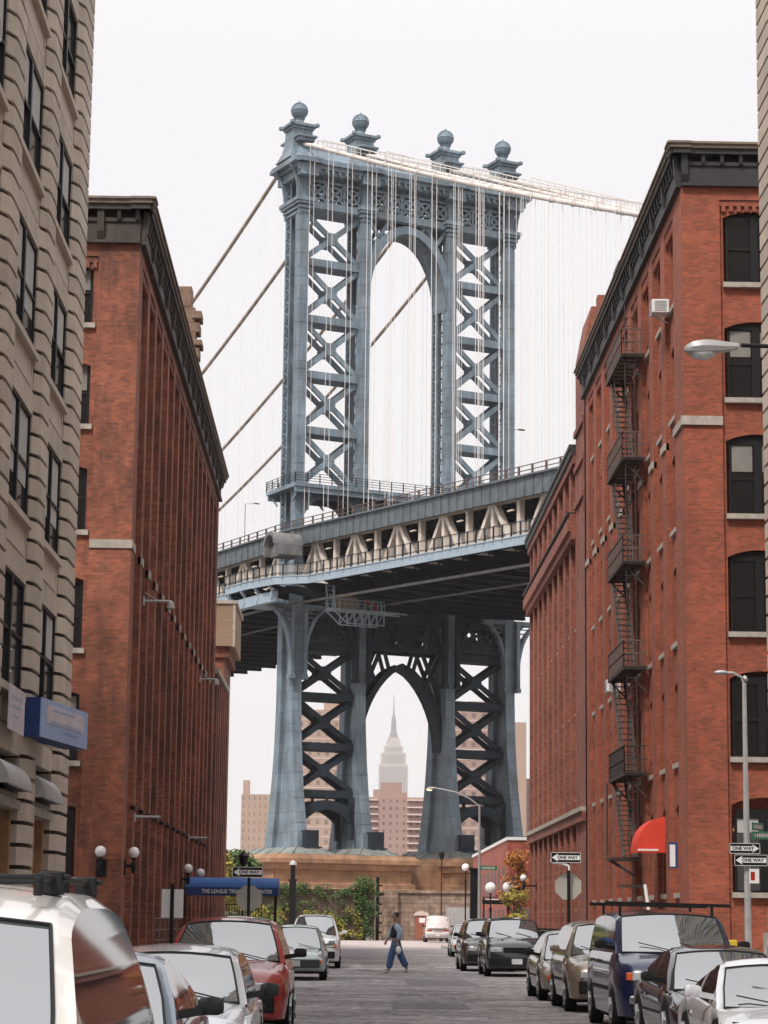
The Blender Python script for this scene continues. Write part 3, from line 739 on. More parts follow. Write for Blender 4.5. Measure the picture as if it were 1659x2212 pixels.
for side, ks in (('land', range(1,19)), ('river', range(1,8))):
    for k in ks:
        for a in CA:
            y = -5.15*k+1.2 if side == 'land' else 5.15*k
            mb = MB(); zb = (46.0 if abs(a) > 10 else 45.0)+dz(y)
            for dx in (-.3,.3):
                mb.tube((a+dx,y,zb),(a+dx,y,cz(y)),.031 if side=='land' else .013,5,cap=False)
            bp(mb, 'suspender', 'rope', fix=False)
mb = MB()
for k in range(8,36):
    for a in CA:
        y = 5.15*k
        for dx in (-.3,.3): mb.tube((a+dx,y,46+dz(y)),(a+dx,y,cz(y)),.014,4,cap=False)
for k in range(19,27):
    for a in CA:
        y = -5.15*k+1.2
        for dx in (-.3,.3): mb.tube((a+dx,y,45+dz(y)),(a+dx,y,cz(y)),.04,4,cap=False)
tag(bp(mb, 'suspenders_far', 'rope', fix=False), kind='stuff').name = 'suspender_group'

# curved hood on the walkway beside the tower
def hood():
    b = MB(); n = 14; x0,x1 = -19.6,-15.9
    for rr,m in ((1.35,0),):
        out_ = [(-4.3+rr*math.cos(math.pi*i/n)*1.2, 44.9+rr*math.sin(math.pi*i/n)*1.15) for i in range(n+1)]
        inn = [(-4.3+(rr-.3)*math.cos(math.pi*i/n)*1.2, 44.9+(rr-.3)*math.sin(math.pi*i/n)*1.1) for i in range(n,-1,-1)]
        b.extr(lambda u_,d,z_: (d,u_,z_), out_+inn, x0, x1)
    b.box(x0+.1,x1-.1,-5.9,-5.6,43.7,45.0); b.box(x0+.1,x1-.1,-3.0,-2.7,43.7,45.0); b.box(x0+.9,x1,-5.8,-2.8,43.6,44.9)
    o = bp(b,'curved_hood','drum',smooth=True); return o
hood()
for x,y in ((-15.4,-14),(-15.4,12),(-15.4,38),(-15.4,64),(-15.4,-52)):
    b = MB(); z = 47.6+dz(y); b.tube((x,y,z),(x,y,z+5.0),.045,6); b.bar((x,y,z+5.0),(x+1.5,y,z+5.2),.045,.045); b.box(x+1.2,x+1.9,y-.12,y+.12,z+5.12,z+5.25)
    bp(b,'roadway_lamp','ironL')
for y in [YS[i] for i in range(5,60,2)]:
    b = MB(); z = 44.6+dz(y); b.box(-14.8,-14.5,y+.35,y+1.3,z-.1,z+.03); bp(b,'deck_lamp','steelC')

# masonry pier: two blocks, recessed web, water table
def pierblock(x0,x1):
    b = MB()
    prof = [(9.2,-.2,9.05),(9.2,.1,9.0),(9.4,.5,8.7),(9.6,.9,8.55),(9.6,.9,8.05),(9.2,.5,7.9),(9.2,.45,7.35),(8.9,.1,7.3),(8.7,0,7.2),(8.7,0,5.9),(9.1,.35,5.8),(9.1,.35,5.3),(9.9,1.0,4.9),(11.2,2.3,3.6),(11.6,2.6,3.0),(11.6,2.6,0)]
    b.loft([[(x0-e,-yy,z),(x1+e,-yy,z),(x1+e,yy,z),(x0-e,yy,z)] for yy,e,z in prof])
    o = bp(b,'masonry_pier','pier'); return o
pierblock(-20.2,-2.6); pierblock(3.0,20.2)
b = MB(); b.box(-2.7,3.1,-6.5,6.5,0,8.3); bp(b,'pier_web','pier')
for a in CA:      # lead covered skirts
    b = MB()
    b.loft([[(a-2.9,-7.6,9.0),(a+2.9,-7.6,9.0),(a+2.9,7.6,9.0),(a-2.9,7.6,9.0)],[(a-1.3,-5.5,9.95),(a+1.3,-5.5,9.95),(a+1.3,5.5,9.95),(a-1.3,5.5,9.95)]])
    for x in (-1,-.34,.34,1):
        b.bar((a+x*2.9,-7.62,9.05),(a+x*1.3,-5.5,10.0),.14,.1)
    for y in (-6,-3,0,3,6):
        for s in (-1,1): b.bar((a+s*2.92,y*1.2,9.05),(a+s*1.3,y*.9,10.0),.14,.1)
    bp(b,'lead_skirt','lead')

# light blue travelling maintenance platform slung under the deck
mp = thing('maintenance_platform','pale blue truss work platform with a tan hut, slung under the bridge deck','work platform',(0,0,0))
mp.location = br.location; mp.rotation_euler = (0,0,TH); W[mp.name] = W[br.name]
def mpart(b,n,m): return b.build(n,m,mp,local=True)
b = MB(); x0,x1,z = -15.6,-9.0,36.6
for y in (-13.4,-11.6):
    b.bar((x0,y,z),(x1+3,y,z),.14,.16); b.bar((x0,y,z+1.2),(x1,y,z+1.2),.09,.09); b.bar((x0,y,z+.7),(x1,y,z+.7),.06,.06)
    b.bar((x0+1.8,y,z-1.5),(x1,y,z-1.5),.12,.12); b.bar((x0,y,z),(x0+1.8,y,z-1.5),.12,.12)
    for i in range(6):
        x = x0+1.8+(x1-x0-1.8)*i/5; b.bar((x,y,z),(x,y,z-1.5),.1,.1)
        if i < 5: b.bar((x,y,z-1.5),(x+(x1-x0-1.8)/5,y,z),.08,.08)
    for i in range(9): b.bar((x0+.83*i,y,z),(x0+.83*i,y,z+1.2),.07,.07)
mpart(b,'truss_frame','steelL')
b = MB(); b.box(x0,x1+2,-13.4,-11.6,z+.05,z+.14); mpart(b,'platform_floor','galv')
b = MB()
for x in (x0+.3,x1-.3): 
    for y in (-13.4,-11.6): b.bar((x,y,z),(x-.3,y,40.2-.5),.16,.16)
for i in range(6): b.bar((x0+.3,-13.4,z+.5*i),(x0+.3,-11.6,z+.5*i+.4),.07,.07)
b.bar((x0+.3,-12.5,z+.1),(x1-.3,-12.5,z+.1),.08,.08)
mpart(b,'hanger','steelL')
b = MB(); b.box(-14.4,-12.4,-13.3,-11.8,z+.15,z+1.75); b.box(-14.5,-12.3,-13.4,-11.7,z+1.75,z+1.83)
for i in range(4): b.box(-14.42,-12.38,-13.32,-13.28,z+.35+i*.38,z+.4+i*.38)
mpart(b,'hut','beige')
b = MB(); b.box(-11.2,-10.7,-13.2,-12.7,z+.9,z+1.4); b.lathe([(.3,0),(.3,.9)],(-9.9,-12.8,z+.15),10); mpart(b,'red_tank','redlens')
# ------------------------------------------------------------------ windows (prototypes face local -Y, base centre at origin)
def make_window(w_, h, depth=.12, arch=0.0, pair=True, glass='glass', frame='darkframe', blind=0.0, mullw=.07, sill=None):
    b = MB()
    fw = .07
    b.box(-w_/2,-w_/2+fw,-.05,.05,0,h); b.box(w_/2-fw,w_/2,-.05,.05,0,h)
    b.box(-w_/2+fw,w_/2-fw,-.05,.05,0,fw); b.box(-w_/2+fw,w_/2-fw,-.05,.05,h-fw,h+arch)
    if pair: b.box(-mullw,mullw,-.07,.06,fw,h-fw)
    cells = [(-w_/2+fw,-mullw),(mullw,w_/2-fw)] if pair else [(-w_/2+fw,w_/2-fw)]
    for a0,a1 in cells: b.box(a0,a1,-.045,.035,h*.5-.035,h*.5+.035)
    if arch:
        b.extr(lambda u_,d,z_:(u_,d,z_), [(-w_/2,h),(w_/2,h)]+[(w_/2*math.cos(math.pi*i/10),h+arch*math.sin(math.pi*i/10)) for i in range(1,10)], -.045,.04)
    o = b.build('window', frame)
    g = MB()
    for a0,a1 in cells: g.add([(a0,.02,fw),(a1,.02,fw),(a1,.02,h-fw),(a0,.02,h-fw)],[(0,1,2,3)])
    p = g.build('pane', glass, o, fix=False, local=True)
    if blind:
        g = MB()
        for a0,a1 in cells:
            g.box(a0+.03,a1-.03,.0,.012,h*(1-blind)-.0,h-fw-.02)
        g.build('blind','curtain' if glass == 'glassL' else 'blind',o,fix=False,local=True)
    if sill:                              # (overhang, front y, height, material)
        g = MB(); g.box(-w_/2-sill[0],w_/2+sill[0],sill[1],.1,-sill[2],0); g.build('sill',sill[3],o,fix=False,local=True)
    return o
used = {}
def put_window(proto, bld, loc, rz):
    if proto.name not in used:
        used[proto.name] = 1; o = proto; o.parent = bld; o.location = loc; o.rotation_euler = (0,0,rz)
    else: o = copy_tree(proto, loc, rz, bld)
    o.matrix_parent_inverse = W[bld.name].inverted()
    return o
def archhead(b, F, ua, ub, wa, wb, zt, rise, ztop, d0, d1, m=0, n=8):
    pts = [(ua,zt)]+[(wa+(wb-wa)*i/n, zt+rise*math.sin(math.pi*i/n)**.8) for i in range(n+1)]+[(ub,zt)]
    for (a,za),(c,zc) in zip(pts,pts[1:]):
        if c-a > 1e-4:
            b.add([F(a,d0,za),F(c,d0,zc),F(c,d0,ztop),F(a,d0,ztop),F(a,d1,za),F(c,d1,zc),F(c,d1,ztop),F(a,d1,ztop)],
                  [(0,1,2,3),(4,7,6,5),(0,4,5,1),(2,6,7,3),(1,5,6,2),(0,3,7,4)], m)
def facade(wall, trim, F, u0, bays, z0, ztop, floors, wins, bld, locf, rz, gap=.28, rise=.16, dsp=-.12, drec=-.34, sillw=.12, pil=True, blank=()):
    """bays: (ua,ub) openings between pilasters; floors: (sill, top); wins: list of prototypes"""
    last = u0
    for bi,(ua,ub) in enumerate(bays):
        if pil: wall.fbox(F,last,ua,-.5,0,z0,ztop)
        last = ub
        wa, wb = ua+gap, ub-gap
        zc = z0
        wall.fbox(F,ua,wa,-.5,dsp,z0,ztop-.9); wall.fbox(F,wb,ub,-.5,dsp,z0,ztop-.9)
        for fi,(zs,zt) in enumerate(floors):
            wall.fbox(F,wa,wb,-.5,dsp-.002,zc,zs)
            nxt = floors[fi+1][0] if fi+1 < len(floors) else ztop-.9
            ah = min(zt+rise+.25, nxt)
            archhead(wall,F,wa,wb,wa,wb,zt,rise,ah,-.5,dsp-.002)
            zc = ah
            if (bi,fi) in blank: wall.fbox(F,wa,wb,-.5,dsp-.1,zs,zt+rise)
            else: put_window(random.choice(wins), bld, locf((wa+wb)/2,drec,zs), rz)
        wall.fbox(F,wa,wb,-.5,dsp-.002,zc,ztop-.9)
        # corbelled head of the bay
        wall.fbox(F,ua,ub,-.5,-.001,ztop-.55,ztop)
        wall.fbox(F,ua,ub,-.5,-.05,ztop-.75,ztop-.55)
        n = max(2,int((ub-ua)/.24))
        for i in range(n):
            a = ua+(ub-ua)*(i+.25)/n; wall.fbox(F,a,a+(ub-ua)/n*.5,-.5,-.02,ztop-.95,ztop-.75)
        wall.fbox(F,ua,ub,-.5,dsp-.003,ztop-.95,ztop-.75)
    return last
def bracket_cornice(b, corners, F_list, z0, z1, over, step=.62, edge=True):
    """F_list: (F, ua, ub) runs"""
    h = z1-z0
    for F,ua,ub,ea,eb in F_list:
        b.fbox(F,ua,ub,-.3,.10,z0-.02,z0+h*.5)
        b.fbox(F,ua,ub,-.3,.18,z0-.12,z0-.02)
        b.fbox(F,ua,ub,-.3,.16,z0+h*.46,z0+h*.56)
        b.fbox(F,ua-ea*over,ub+eb*over,-.3,over-.08,z1-h*.26,z1-h*.12)
        b.fbox(F,ua-ea*(over+.06),ub+eb*(over+.06),-.3,over+.0,z1-h*.12,z1-h*.02,1)
        b.fbox(F,ua-ea*(over+.12),ub+eb*(over+.12),-.3,over+.07,z1-h*.02,z1+.05,1)
        n = int((ub-ua)/step)
        for i in range(n+1):
            a = ua+.1+(ub-ua-.2)*i/max(1,n)
            big = (i % 5 == 0)
            wd = .11 if big else .06
            b.extr(lambda u_,d,z_,F=F: F(d,u_,z_), [(.10,z1-h*.26),(over-.15,z1-h*.26),(over-.15,z1-h*.36),(.22,z0+h*(.2 if big else .5)),(.10,z0+h*(.0 if big else .42))], a-wd, a+wd)

def belt(t,F,*a):
    b = MB(); b.fbox(F,*a); b.build('stone_belt','stone',t)
# ------------------------------------------------------------------ left red warehouse
FLs = [(2.9,5.1),(6.6,8.75),(10.25,12.5),(14.15,16.2),(17.7,19.7),(21.15,23.0)]
lw = thing('brick_warehouse','dark old red brick warehouse with brown bracketed cornice on the left side of the street','building',(-7.25,75,0))
FS = lambda u,d,z: (-7.25+d,u,z)      # street side (outward +x), u = Y
FF = lambda u,d,z: (u,75-d,z)         # front (outward -y), u = X
wall, trim = MB(), MB()
w1 = [make_window(1.75,2.15,pair=False,sill=(.1,-.24,.15,'brickL'))]
SL = (.14,-.36,.17,'stone')
w2 = [make_window(1.9,2.2,pair=True,sill=SL), make_window(1.9,2.2,pair=True,blind=.45,sill=SL)]
bays = [(76.25+3.05*i, 76.25+3.05*i+2.3) for i in range(15)]
last = facade(wall,trim,FS,75.5,bays,0,24.0,FLs,w1,lw,lambda u,d,z:(-7.25+d,u,z),R(90),gap=.25,dsp=-.2,drec=-.40)
wall.fbox(FS,last,122,-.5,0,0,24)
fb = [(-10.9,-8.62),(-14.6,-12.3),(-18.3,-16.0),(-22.0,-19.7)]
fb = [(a,b_) for a,b_ in fb][::-1]
last = facade(wall,trim,FF,-24,fb,0,24.0,FLs,w2,lw,lambda u,d,z:(u,75-d,z),0,gap=.16,dsp=-.1)
wall.fbox(FF,last,-7.25,-.5,0,0,24.0)
wall.box(-24,-7.76,75.55,121.9,.02,23.9)        # core behind the skin
wall.fbox(FS,121.5,123.5,-6,0,0,24)
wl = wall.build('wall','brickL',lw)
# stone belt at the third floor
for a0,a1 in [(75.0,76.25)]+[(b1,b1+.75) for _,b1 in bays[:-1]]: belt(lw,FS,a0-(.06 if a0==75.0 else 0),a1,-.1,.05,13.55,13.83)
belt(lw,FF,-8.62,-7.20,-.1,.05,13.55,13.83)
for a0,a1 in [(b1,b1+.75) for _,b1 in bays[:-1]]:
    b = MB(); b.fbox(FS,a0,a1,-.1,.07,5.22,5.34); b.build('iron_band','iron',lw)
b = MB()
bracket_cornice(b,None,[(FS,75,123.5,1,1),(FF,-24,-7.25,0,1)],24.0,25.35,.42)
b.box(-24,-7.3,75.2,121.8,23.95,25.35)
b.build('cornice',['cornice','corniceEdge'],lw)
# iron tie rods / flag brackets sticking out of the street side
for y,z,l_,hd_ in ((80,12.5,.95,1),(111,12.97,.8,1),(79,5.0,.88,0),(106,5.25,.85,0)):
    b = MB(); b.tube((-7.25,y,z),(-7.25+l_,y,z),.045,8); b.box(-7.25,-7.2,y-.1,y+.1,z-.15,z+.15)
    if hd_: b.lathe([(.03,.02),(.12,-.05),(.16,-.25),(.02,-.3)],(-7.25+l_,y,z),10); b.bar((-7.2,y,z+.3),(-7.25+l_*.6,y,z),.03,.03)
    b.build('wall_lamp_bar','galv',lw)
# rear brick wing and beige box
wing = thing('brick_annex','narrow lower red brick building adjoining the far end of the left warehouse','building',(-7.25,123.6,0))
b = MB(); b.box(-20,-7.3,123.6,135,0,14.6)
for y in [123.8+1.9*i for i in range(7)]: b.box(-7.3,-7.14,y,y+.8,0,14.5)
b.build('wall','brickL',wing)
b = MB(); b.box(-20,-7.05,123.6,135.1,14.6,14.9); b.build('coping','stone',wing)
box = thing('rooftop_box','plain beige stucco box projecting beyond the far end of the left warehouse','bulkhead',(-8.5,138,0))
b = MB(); b.box(-12,-6.98,138,146,17.75,20.3); b.build('wall','beige',box)
b = MB(); b.box(-12.1,-6.86,137.9,146.1,20.3,20.5); b.box(-7.1,-6.95,137.97,138.0,17.7,20.3)
for z in (18.4,19.3): b.box(-7.5,-7.2,137.985,138.0,z,z+.03)
b.build('flashing','stone',box)
b = MB(); b.box(-12,-7.3,138.3,146,17.1,17.75); b.box(-12,-7.6,138.5,146,0,17.1); b.build('supporting_wall','brickL',box)
ch = thing('rooftop_turret','weathered stepped stone turret rising behind the left warehouse cornice','turret',(-9.2,114,25))
b = MB()
for z0,z1,x0,x1 in ((25.0,29.6,-9.2,-7.75),(29.6,30.1,-9.3,-7.6),(30.1,30.9,-9.2,-7.8),(30.9,31.4,-9.35,-7.6),(31.4,32.2,-9.2,-7.85),(32.2,33.3,-9.25,-8.05)):
    b.box(x0,x1-.28,114,115.2,z0,z1)
b.box(-8.3,-7.8,113.9,115.3,31.6,32.0); b.box(-8.2,-7.75,113.9,115.3,30.2,30.5); b.box(-8.25,-7.9,113.9,115.3,28.2,28.5)
b.build('stonework','turret',ch,bevel=.04)

# ------------------------------------------------------------------ right red warehouse
FLr = [(2.65,5.45),(6.98,9.55),(11.06,13.55),(14.98,17.45),(18.9,21.3),(22.87,25.15)]
rw = thing('brick_warehouse','bright red brick warehouse with a charcoal bracketed cornice, on the right side of the street','building',(10.95,75,0))
GS = lambda u,d,z: (10.95-d,u,z)      # outward -x
GF = lambda u,d,z: (u,75-d,z)
wall, trim = MB(), MB()
v1 = [make_window(1.55,2.5,pair=False,sill=(.1,-.30,.16,'stone'))]
SL = (.14,-.36,.17,'stone')
v2 = [make_window(1.9,2.45,pair=True,arch=.22,mullw=.13,sill=SL), make_window(1.9,2.45,pair=True,arch=.22,mullw=.13,blind=.22,glass='glassL',sill=SL), make_window(1.9,2.45,pair=True,arch=.22,mullw=.13,blind=.62,sill=SL), make_window(1.9,2.45,pair=True,arch=.22,mullw=.13,blind=.4,sill=SL)]
v2 += [v2[0]]*3
bays = [(77.15-1.0+3.28*i+1.0, 77.15+3.28*i+2.18) for i in range(9)]
bays = [(a+.0,b_) for a,b_ in bays]
last = facade(wall,trim,GS,75.5,bays,0,26.3,FLr,v1,rw,lambda u,d,z:(10.95-d,u,z),R(-90),gap=.3,dsp=-.16,drec=-.36)
wall.fbox(GS,last,107.45,-.5,0,0,26.3)
fb = [(12.24,14.6),(15.9,18.3),(19.6,22.0),(23.3,25.7)]
last = facade(wall,trim,GF,10.95,fb,0,26.3,FLr,v2,rw,lambda u,d,z:(u,75-d,z),0,gap=.12,rise=.24,dsp=-.12,drec=-.3)
wall.fbox(GF,last,27,-.5,0,0,26.3)
wall.box(11.46,27,75.55,107.4,.02,26.2); wall.fbox(GS,106.9,107.45,-8,0,0,26.3)
wall.build('wall','brickR',rw)
for a0,a1 in [(75.0,77.15)]+[(b1,b1+1.1) for _,b1 in bays]: belt(rw,GS,a0-(.07 if a0==75.0 else 0),a1,-.1,.07,17.97,18.23)
belt(rw,GF,10.86,12.24,-.1,.09,17.95,18.25)
b = MB()
bracket_cornice(b,None,[(GS,75,107.45,1,1),(GF,10.95,27,1,0)],26.3,27.6,.40)
b.box(11,27,75.2,107.2,26.25,27.7)
b.build('cornice',['corniceR','corniceEdge'],rw)
# lit room inside a ground-floor window
b = MB(); b.box(12.45,14.4,75.9,75.95,2.7,5.4); b.build('room_back','wood',rw)
b = MB(); b.box(12.5,13.0,75.5,75.6,4.62,4.70); b.box(13.3,13.9,75.5,75.6,4.55,4.62); b.build('ceiling_lamp','tube',rw)
# stair turret and cream box on the roofs
st = thing('rooftop_stair_tower','reddish brown brick stair tower rising beyond the cornice of the right warehouse','rooftop tower',(11,107.6,0))
b = MB(); b.box(10.98,16,107.7,112,0,29.0); b.loft([[(10.98,107.7,29.0),(16,107.7,29.0),(16,112,29.0),(10.98,112,29.0)],[(11.35,107.9,30.9),(16,107.9,30.9),(16,112,30.9),(11.35,112,30.9)]])
for z in (21.6,23.4,25.2): b.box(10.86,11.1,107.66,112,z,z+.3); b.box(10.9,11.0,107.66,107.72,z-.8,z)
b.box(11.55,12.05,106.9,107.6,27.7,31.2)
b.build('wall','brickR2',st)
cb = thing('rooftop_tank_house','small cream coloured rooftop box behind the cornice of the right warehouse','rooftop box',(12.5,101,27))
b = MB(); b.box(11.95,13.4,101,103,26.5,31.0); b.build('wall','cream',cb)
b = MB(); b.box(11.85,13.5,100.9,103.1,31.0,31.15); b.build('lid','trim',cb)

# ------------------------------------------------------------------ lower right warehouse further down
lr = thing('pilastered_warehouse','lower brownish red brick warehouse with tall close set piers beyond the bright red one','building',(10.95,112,0))
b = MB(); s_ = MB(); HS = lambda u,d,z: (10.95-d,u,z)
pw = [make_window(2.0,3.0,pair=False,sill=(.08,-.24,.1,'stone'))]
pit = (141-112.2+4.2)/10
y = 108.0; bays = []
for i in range(10): bays.append((108.0+3.3*i+.75,108.0+3.3*i+3.05))
last = 107.55
for (ua,ub) in bays:
    b.fbox(HS,last,ua,-.6,0,0,24.3); last = ub
    b.fbox(HS,ua,ub,-.6,-.22,0,2.3)
    wa,wb = ua+.15,ub-.15
    b.fbox(HS,ua,wa,-.6,-.2,2.3,24.3); b.fbox(HS,wb,ub,-.6,-.2,2.3,24.3)
    for zs,zt in ((2.3,5.2),(7.6,10.6),(11.8,14.8),(16.0,19.4),(21.7,23.7)):
        archhead(b,HS,wa,wb,wa,wb,zt,.3,{5.2:7.6,10.6:11.8,14.8:16.0,19.4:21.7,23.7:24.3}[zt],-.6,-.202)
        put_window(pw[0],lr,(11.35,(wa+wb)/2,zs),R(-90)).scale = (1,1,(zt-zs)/3.0)
b.fbox(HS,last,141,-.6,0,0,24.3); b.box(11.56,30,107.55,140.9,0.02,24.2); b.fbox(HS,140.4,141,-8,0,0,24.3)
b.fbox(HS,112,141.2,-.3,.12,24.0,24.4)
b.fbox(HS,112,141.3,-.3,.22,20.2,20.6); b.fbox(HS,112,141.4,-.3,.38,20.6,21.2); b.fbox(HS,112,141.3,-.3,.28,21.2,21.45)
b.fbox(HS,107.5,141.2,-.3,.16,6.3,6.75)
b.build('wall','brickR2',lr)
s_.fbox(HS,107.5,141.3,-.3,.26,6.75,6.95)
s_.build('stone_ledge','stone',lr)
c_ = MB(); c_.fbox(HS,112,141.3,-.4,.22,24.4,24.75); c_.fbox(HS,112,141.4,-.4,.3,24.75,24.95); c_.fbox(HS,112,141.4,-.3,.42,21.45,21.55)
c_.build('coping','corniceR',lr)
# window guards at street level: iron fence in front
fe = thing('iron_fence','low black iron fence along the foot of the lower right warehouse','fence',(10.3,108,0))
b = MB()
for i in range(60): b.box(10.28,10.32,107.6+.5*i-.02,107.6+.5*i+.02,.13,1.35)
b.box(10.27,10.33,107.5,137.2,1.2,1.26); b.box(10.27,10.33,107.5,137.2,.3,.36); b.build('rails','black',fe)

# ------------------------------------------------------------------ tan limestone-faced lofts (left and right)
def pier_profile(F, ua, ub, shrink=0.0):
    s = shrink
    return [(ua,-.5),(ua,-.17-s),(ua+.32,-.02-s),(ua+.6,-s),(ub-.6,-s),(ub-.32,-.02-s),(ub,-.17-s),(ub,-.5)]
def tan_loft(name,label,X,sgn,ytop,zt,y0=18.0,detail=True):
    t = thing(name,label,'building',(X,60,0))
    F = lambda u,d,z: (X+sgn*d,u,z)
    piers = []; u = 57.65
    piers.append((57.65,60.0)); k = 1
    while 57.65-5.85*k > y0: piers.append((57.65-5.85*k-.0+.2, 57.65-5.85*k+2.2)); k += 1
    st_, gr, pn, sl = MB(), MB(), MB(), MB()
    course = .4905; z0 = .25
    n = int((zt-z0)/course)
    for (ua,ub) in piers:
        st_, gr = MB(), MB()
        gr.extr(lambda u_,d,z_,F=F: F(u_,z_,d), pier_profile(F,ua+.03,ub-.03,.075), 0, zt)
        for i in range(n):
            za = z0+i*course; e = .046
            if ub == 60.0:
                pr = [(ua,-.5),(ua,-.17),(ua+.32,-.02),(ua+.6,0),(ub-.25,0),(ub,-.22),(ub,-.9)]
            else: pr = pier_profile(F,ua,ub)
            st_.extr(lambda u_,d,z_,F=F: F(u_,z_,d), pr, za+e, za+course-e)
        o = st_.build('stone_pier','tan',t); gr.build('recessed_joints','groove',o)
    gaps = [(piers[i+1][1],piers[i][0]) for i in range(len(piers)-1)]
    wp = [make_window(3.3,2.45,glass='glassL',mullw=.08,sill=(.0,-.14,.05,'stone')), make_window(3.3,2.45,glass='glassL',mullw=.08,blind=.7,sill=(.0,-.14,.05,'stone')), make_window(3.3,2.45,glass='glassL',mullw=.08,blind=.45,sill=(.0,-.14,.05,'stone'))]
    rz = R(90) if sgn > 0 else R(-90)
    for (ua,ub) in gaps:
        z = 9.0
        fl = []
        while z < zt+2: fl.append((z-2.45+.0, z)); z += 3.93
        prev = 6.55
        for i,(zs,ztt) in enumerate(fl):
            if zs > zt: break
            lo = (fl[i-1][1] if i else 5.15)
            st_, pn = MB(), MB()
            st_.fbox(F,ua,ub,-.5,-.17,lo,lo+.52)                 # lintel beam
            pn.fbox(F,ua,ub,-.5,-.22,lo+.52,zs-.18)               # panel
            pn.fbox(F,ua+.3,ub-.3,-.3,-.19,lo+.60,zs-.62)
            st_.fbox(F,ua,ua+.18,-.3,-.2,lo+.52,zs-.2); st_.fbox(F,ub-.18,ub,-.3,-.2,lo+.52,zs-.2)
            pn.fbox(F,ua-.02,ub+.02,-.5,-.08,zs-.2,zs-.05)
            o = st_.build('lintel','tan',t); pn.build('spandrel_panel','tan_panel',t)
            if zs < zt: put_window(random.choice(wp),t,F((ua+ub)/2,-.26,zs),rz).scale = ((ub-ua)/3.3,1,1)
    # shop front level
    for (ua,ub) in gaps:
        sh, wd, dm, sl = MB(), MB(), MB(), MB()
        sh.fbox(F,ua,ub,-.6,-.55,0,5.15)
        wd.fbox(F,ua+.05,ua+.25,-.5,-.3,0,4.0); wd.fbox(F,(ua+ub)/2-.1,(ua+ub)/2+.1,-.5,-.32,0,4.0); wd.fbox(F,ub-.25,ub-.05,-.5,-.3,0,4.0)
        for q in (ua+1.0,ub-1.0): wd.fbox(F,q-.05,q+.05,-.5,-.4,0,4.0)
        sl.fbox(F,ua,ub,-.5,-.1,3.95,4.15); sl.fbox(F,ua,ub,-.5,-.2,4.15,4.3)
        sh.fbox(F,ua,ub,-.5,-.33,0,.6)
        r_ = []
        for i in range(9):
            a_ = math.pi/2*i/8; dd = -.45+.62*math.cos(a_); hh = 4.35+.62*math.sin(a_)
            r_.append([F(ua+.1,dd,hh),F(ub-.1,dd,hh),F(ub-.1,dd-.03,hh-.03),F(ua+.1,dd-.03,hh-.03)])
        dm.loft(r_)
        for uu in (ua+.1,ub-.1):
            dm.extr(lambda d,u_,z_,F=F: F(u_,d,z_), [(-.45,4.35)]+[(-.45+.62*math.cos(math.pi/2*i/8),4.35+.62*math.sin(math.pi/2*i/8)) for i in range(9)], uu-.01,uu+.01)
        o = sh.build('shop_window','glass',t); wd.build('mullions','wood',o); sl.build('transom','stone',o); dm.build('shop_hood','dome',t)
    co = MB()
    xa, xb = sorted((X-sgn*.56, X-sgn*14))
    co.box(xa,xb,y0,59.4,0.0,zt-.05); co.fbox(F,59.0,59.95,-14,-.9,0,zt-.3)
    co.build('wall','tan_panel',t)
    return t, F
tl, TF = tan_loft('limestone_loft','tan stone loft building with grooved piers and black windows, nearest on the left',-7.2,1,26,31.2,y0=14)
tr_, TG = tan_loft('limestone_loft','grooved tan stone pier of the building nearest on the right, cut by the frame edge',10.82,-1,26,31.2,y0=14)
# channelled end return of the right loft, seen edge-on: same courses wrap the corner (built above)
# pale banner panel and blue sign, window air conditioner
bn = thing('banner','pale lavender banner hung on the spandrel of the left stone loft','banner',(-7,49.2,5.6))
b = MB(); b.fbox(TF,48.6,50.9,.03,.06,5.5,6.45); b.build('cloth','lav',bn)
b = MB()
for i,(u,z,l_) in enumerate([(49.0,6.2,1.4),(49.1,6.0,1.1),(49.2,5.8,.8)]): b.fbox(TF,u,u+l_,.062,.066,z,z+.05)
b.build('lettering','shirt',bn)
sg = thing('wall_sign','pale blue box sign with a dark blue side standing off the left stone loft','sign',(-6.95,52,5.55),0)
A_ = Vector((-6.95,52.0,0)); B_ = Vector((-6.35,56.0,0)); dr = (B_-A_).normalized(); nr = Vector((dr.y,-dr.x,0))
def SGF(u,d,z): p = A_+dr*u+nr*d; return (p.x,p.y,z)
ln = (B_-A_).length
b = MB(); b.fbox(SGF,0,ln,-.55,0,5.6,6.48); b.build('box','blueD',sg)
b = MB(); b.fbox(SGF,.02,ln,0,.02,5.6,6.48); b.fbox(SGF,ln,ln+.02,-.3,.02,5.6,6.48); b.build('sign_face','blueP',sg)
b = MB(); b.fbox(SGF,.5,ln-.35,.02,.03,5.95,6.36); b.build('pale_panel','lav',sg)
b = MB()
for z_,a_,c_ in ((6.25,.9,2.9),(5.98,.8,3.4),(5.82,1.9,3.2)):
    u = a_
    while u < c_: q = .08+.12*random.random(); b.fbox(SGF,u,u+q,.032,.036,z_,z_+.05); u += q+.05
b.build('lettering','blueP',sg)
b = MB(); b.bar(SGF(.4,-.3,6.4),(-7.25,52.6,6.4),.06,.06); b.bar(SGF(ln-.4,-.3,6.4),(-7.25,55.6,6.6),.06,.06); b.bar(SGF(ln-.4,-.3,5.7),(-7.25,55.6,5.7),.06,.06); b.build('bracket','black',sg)
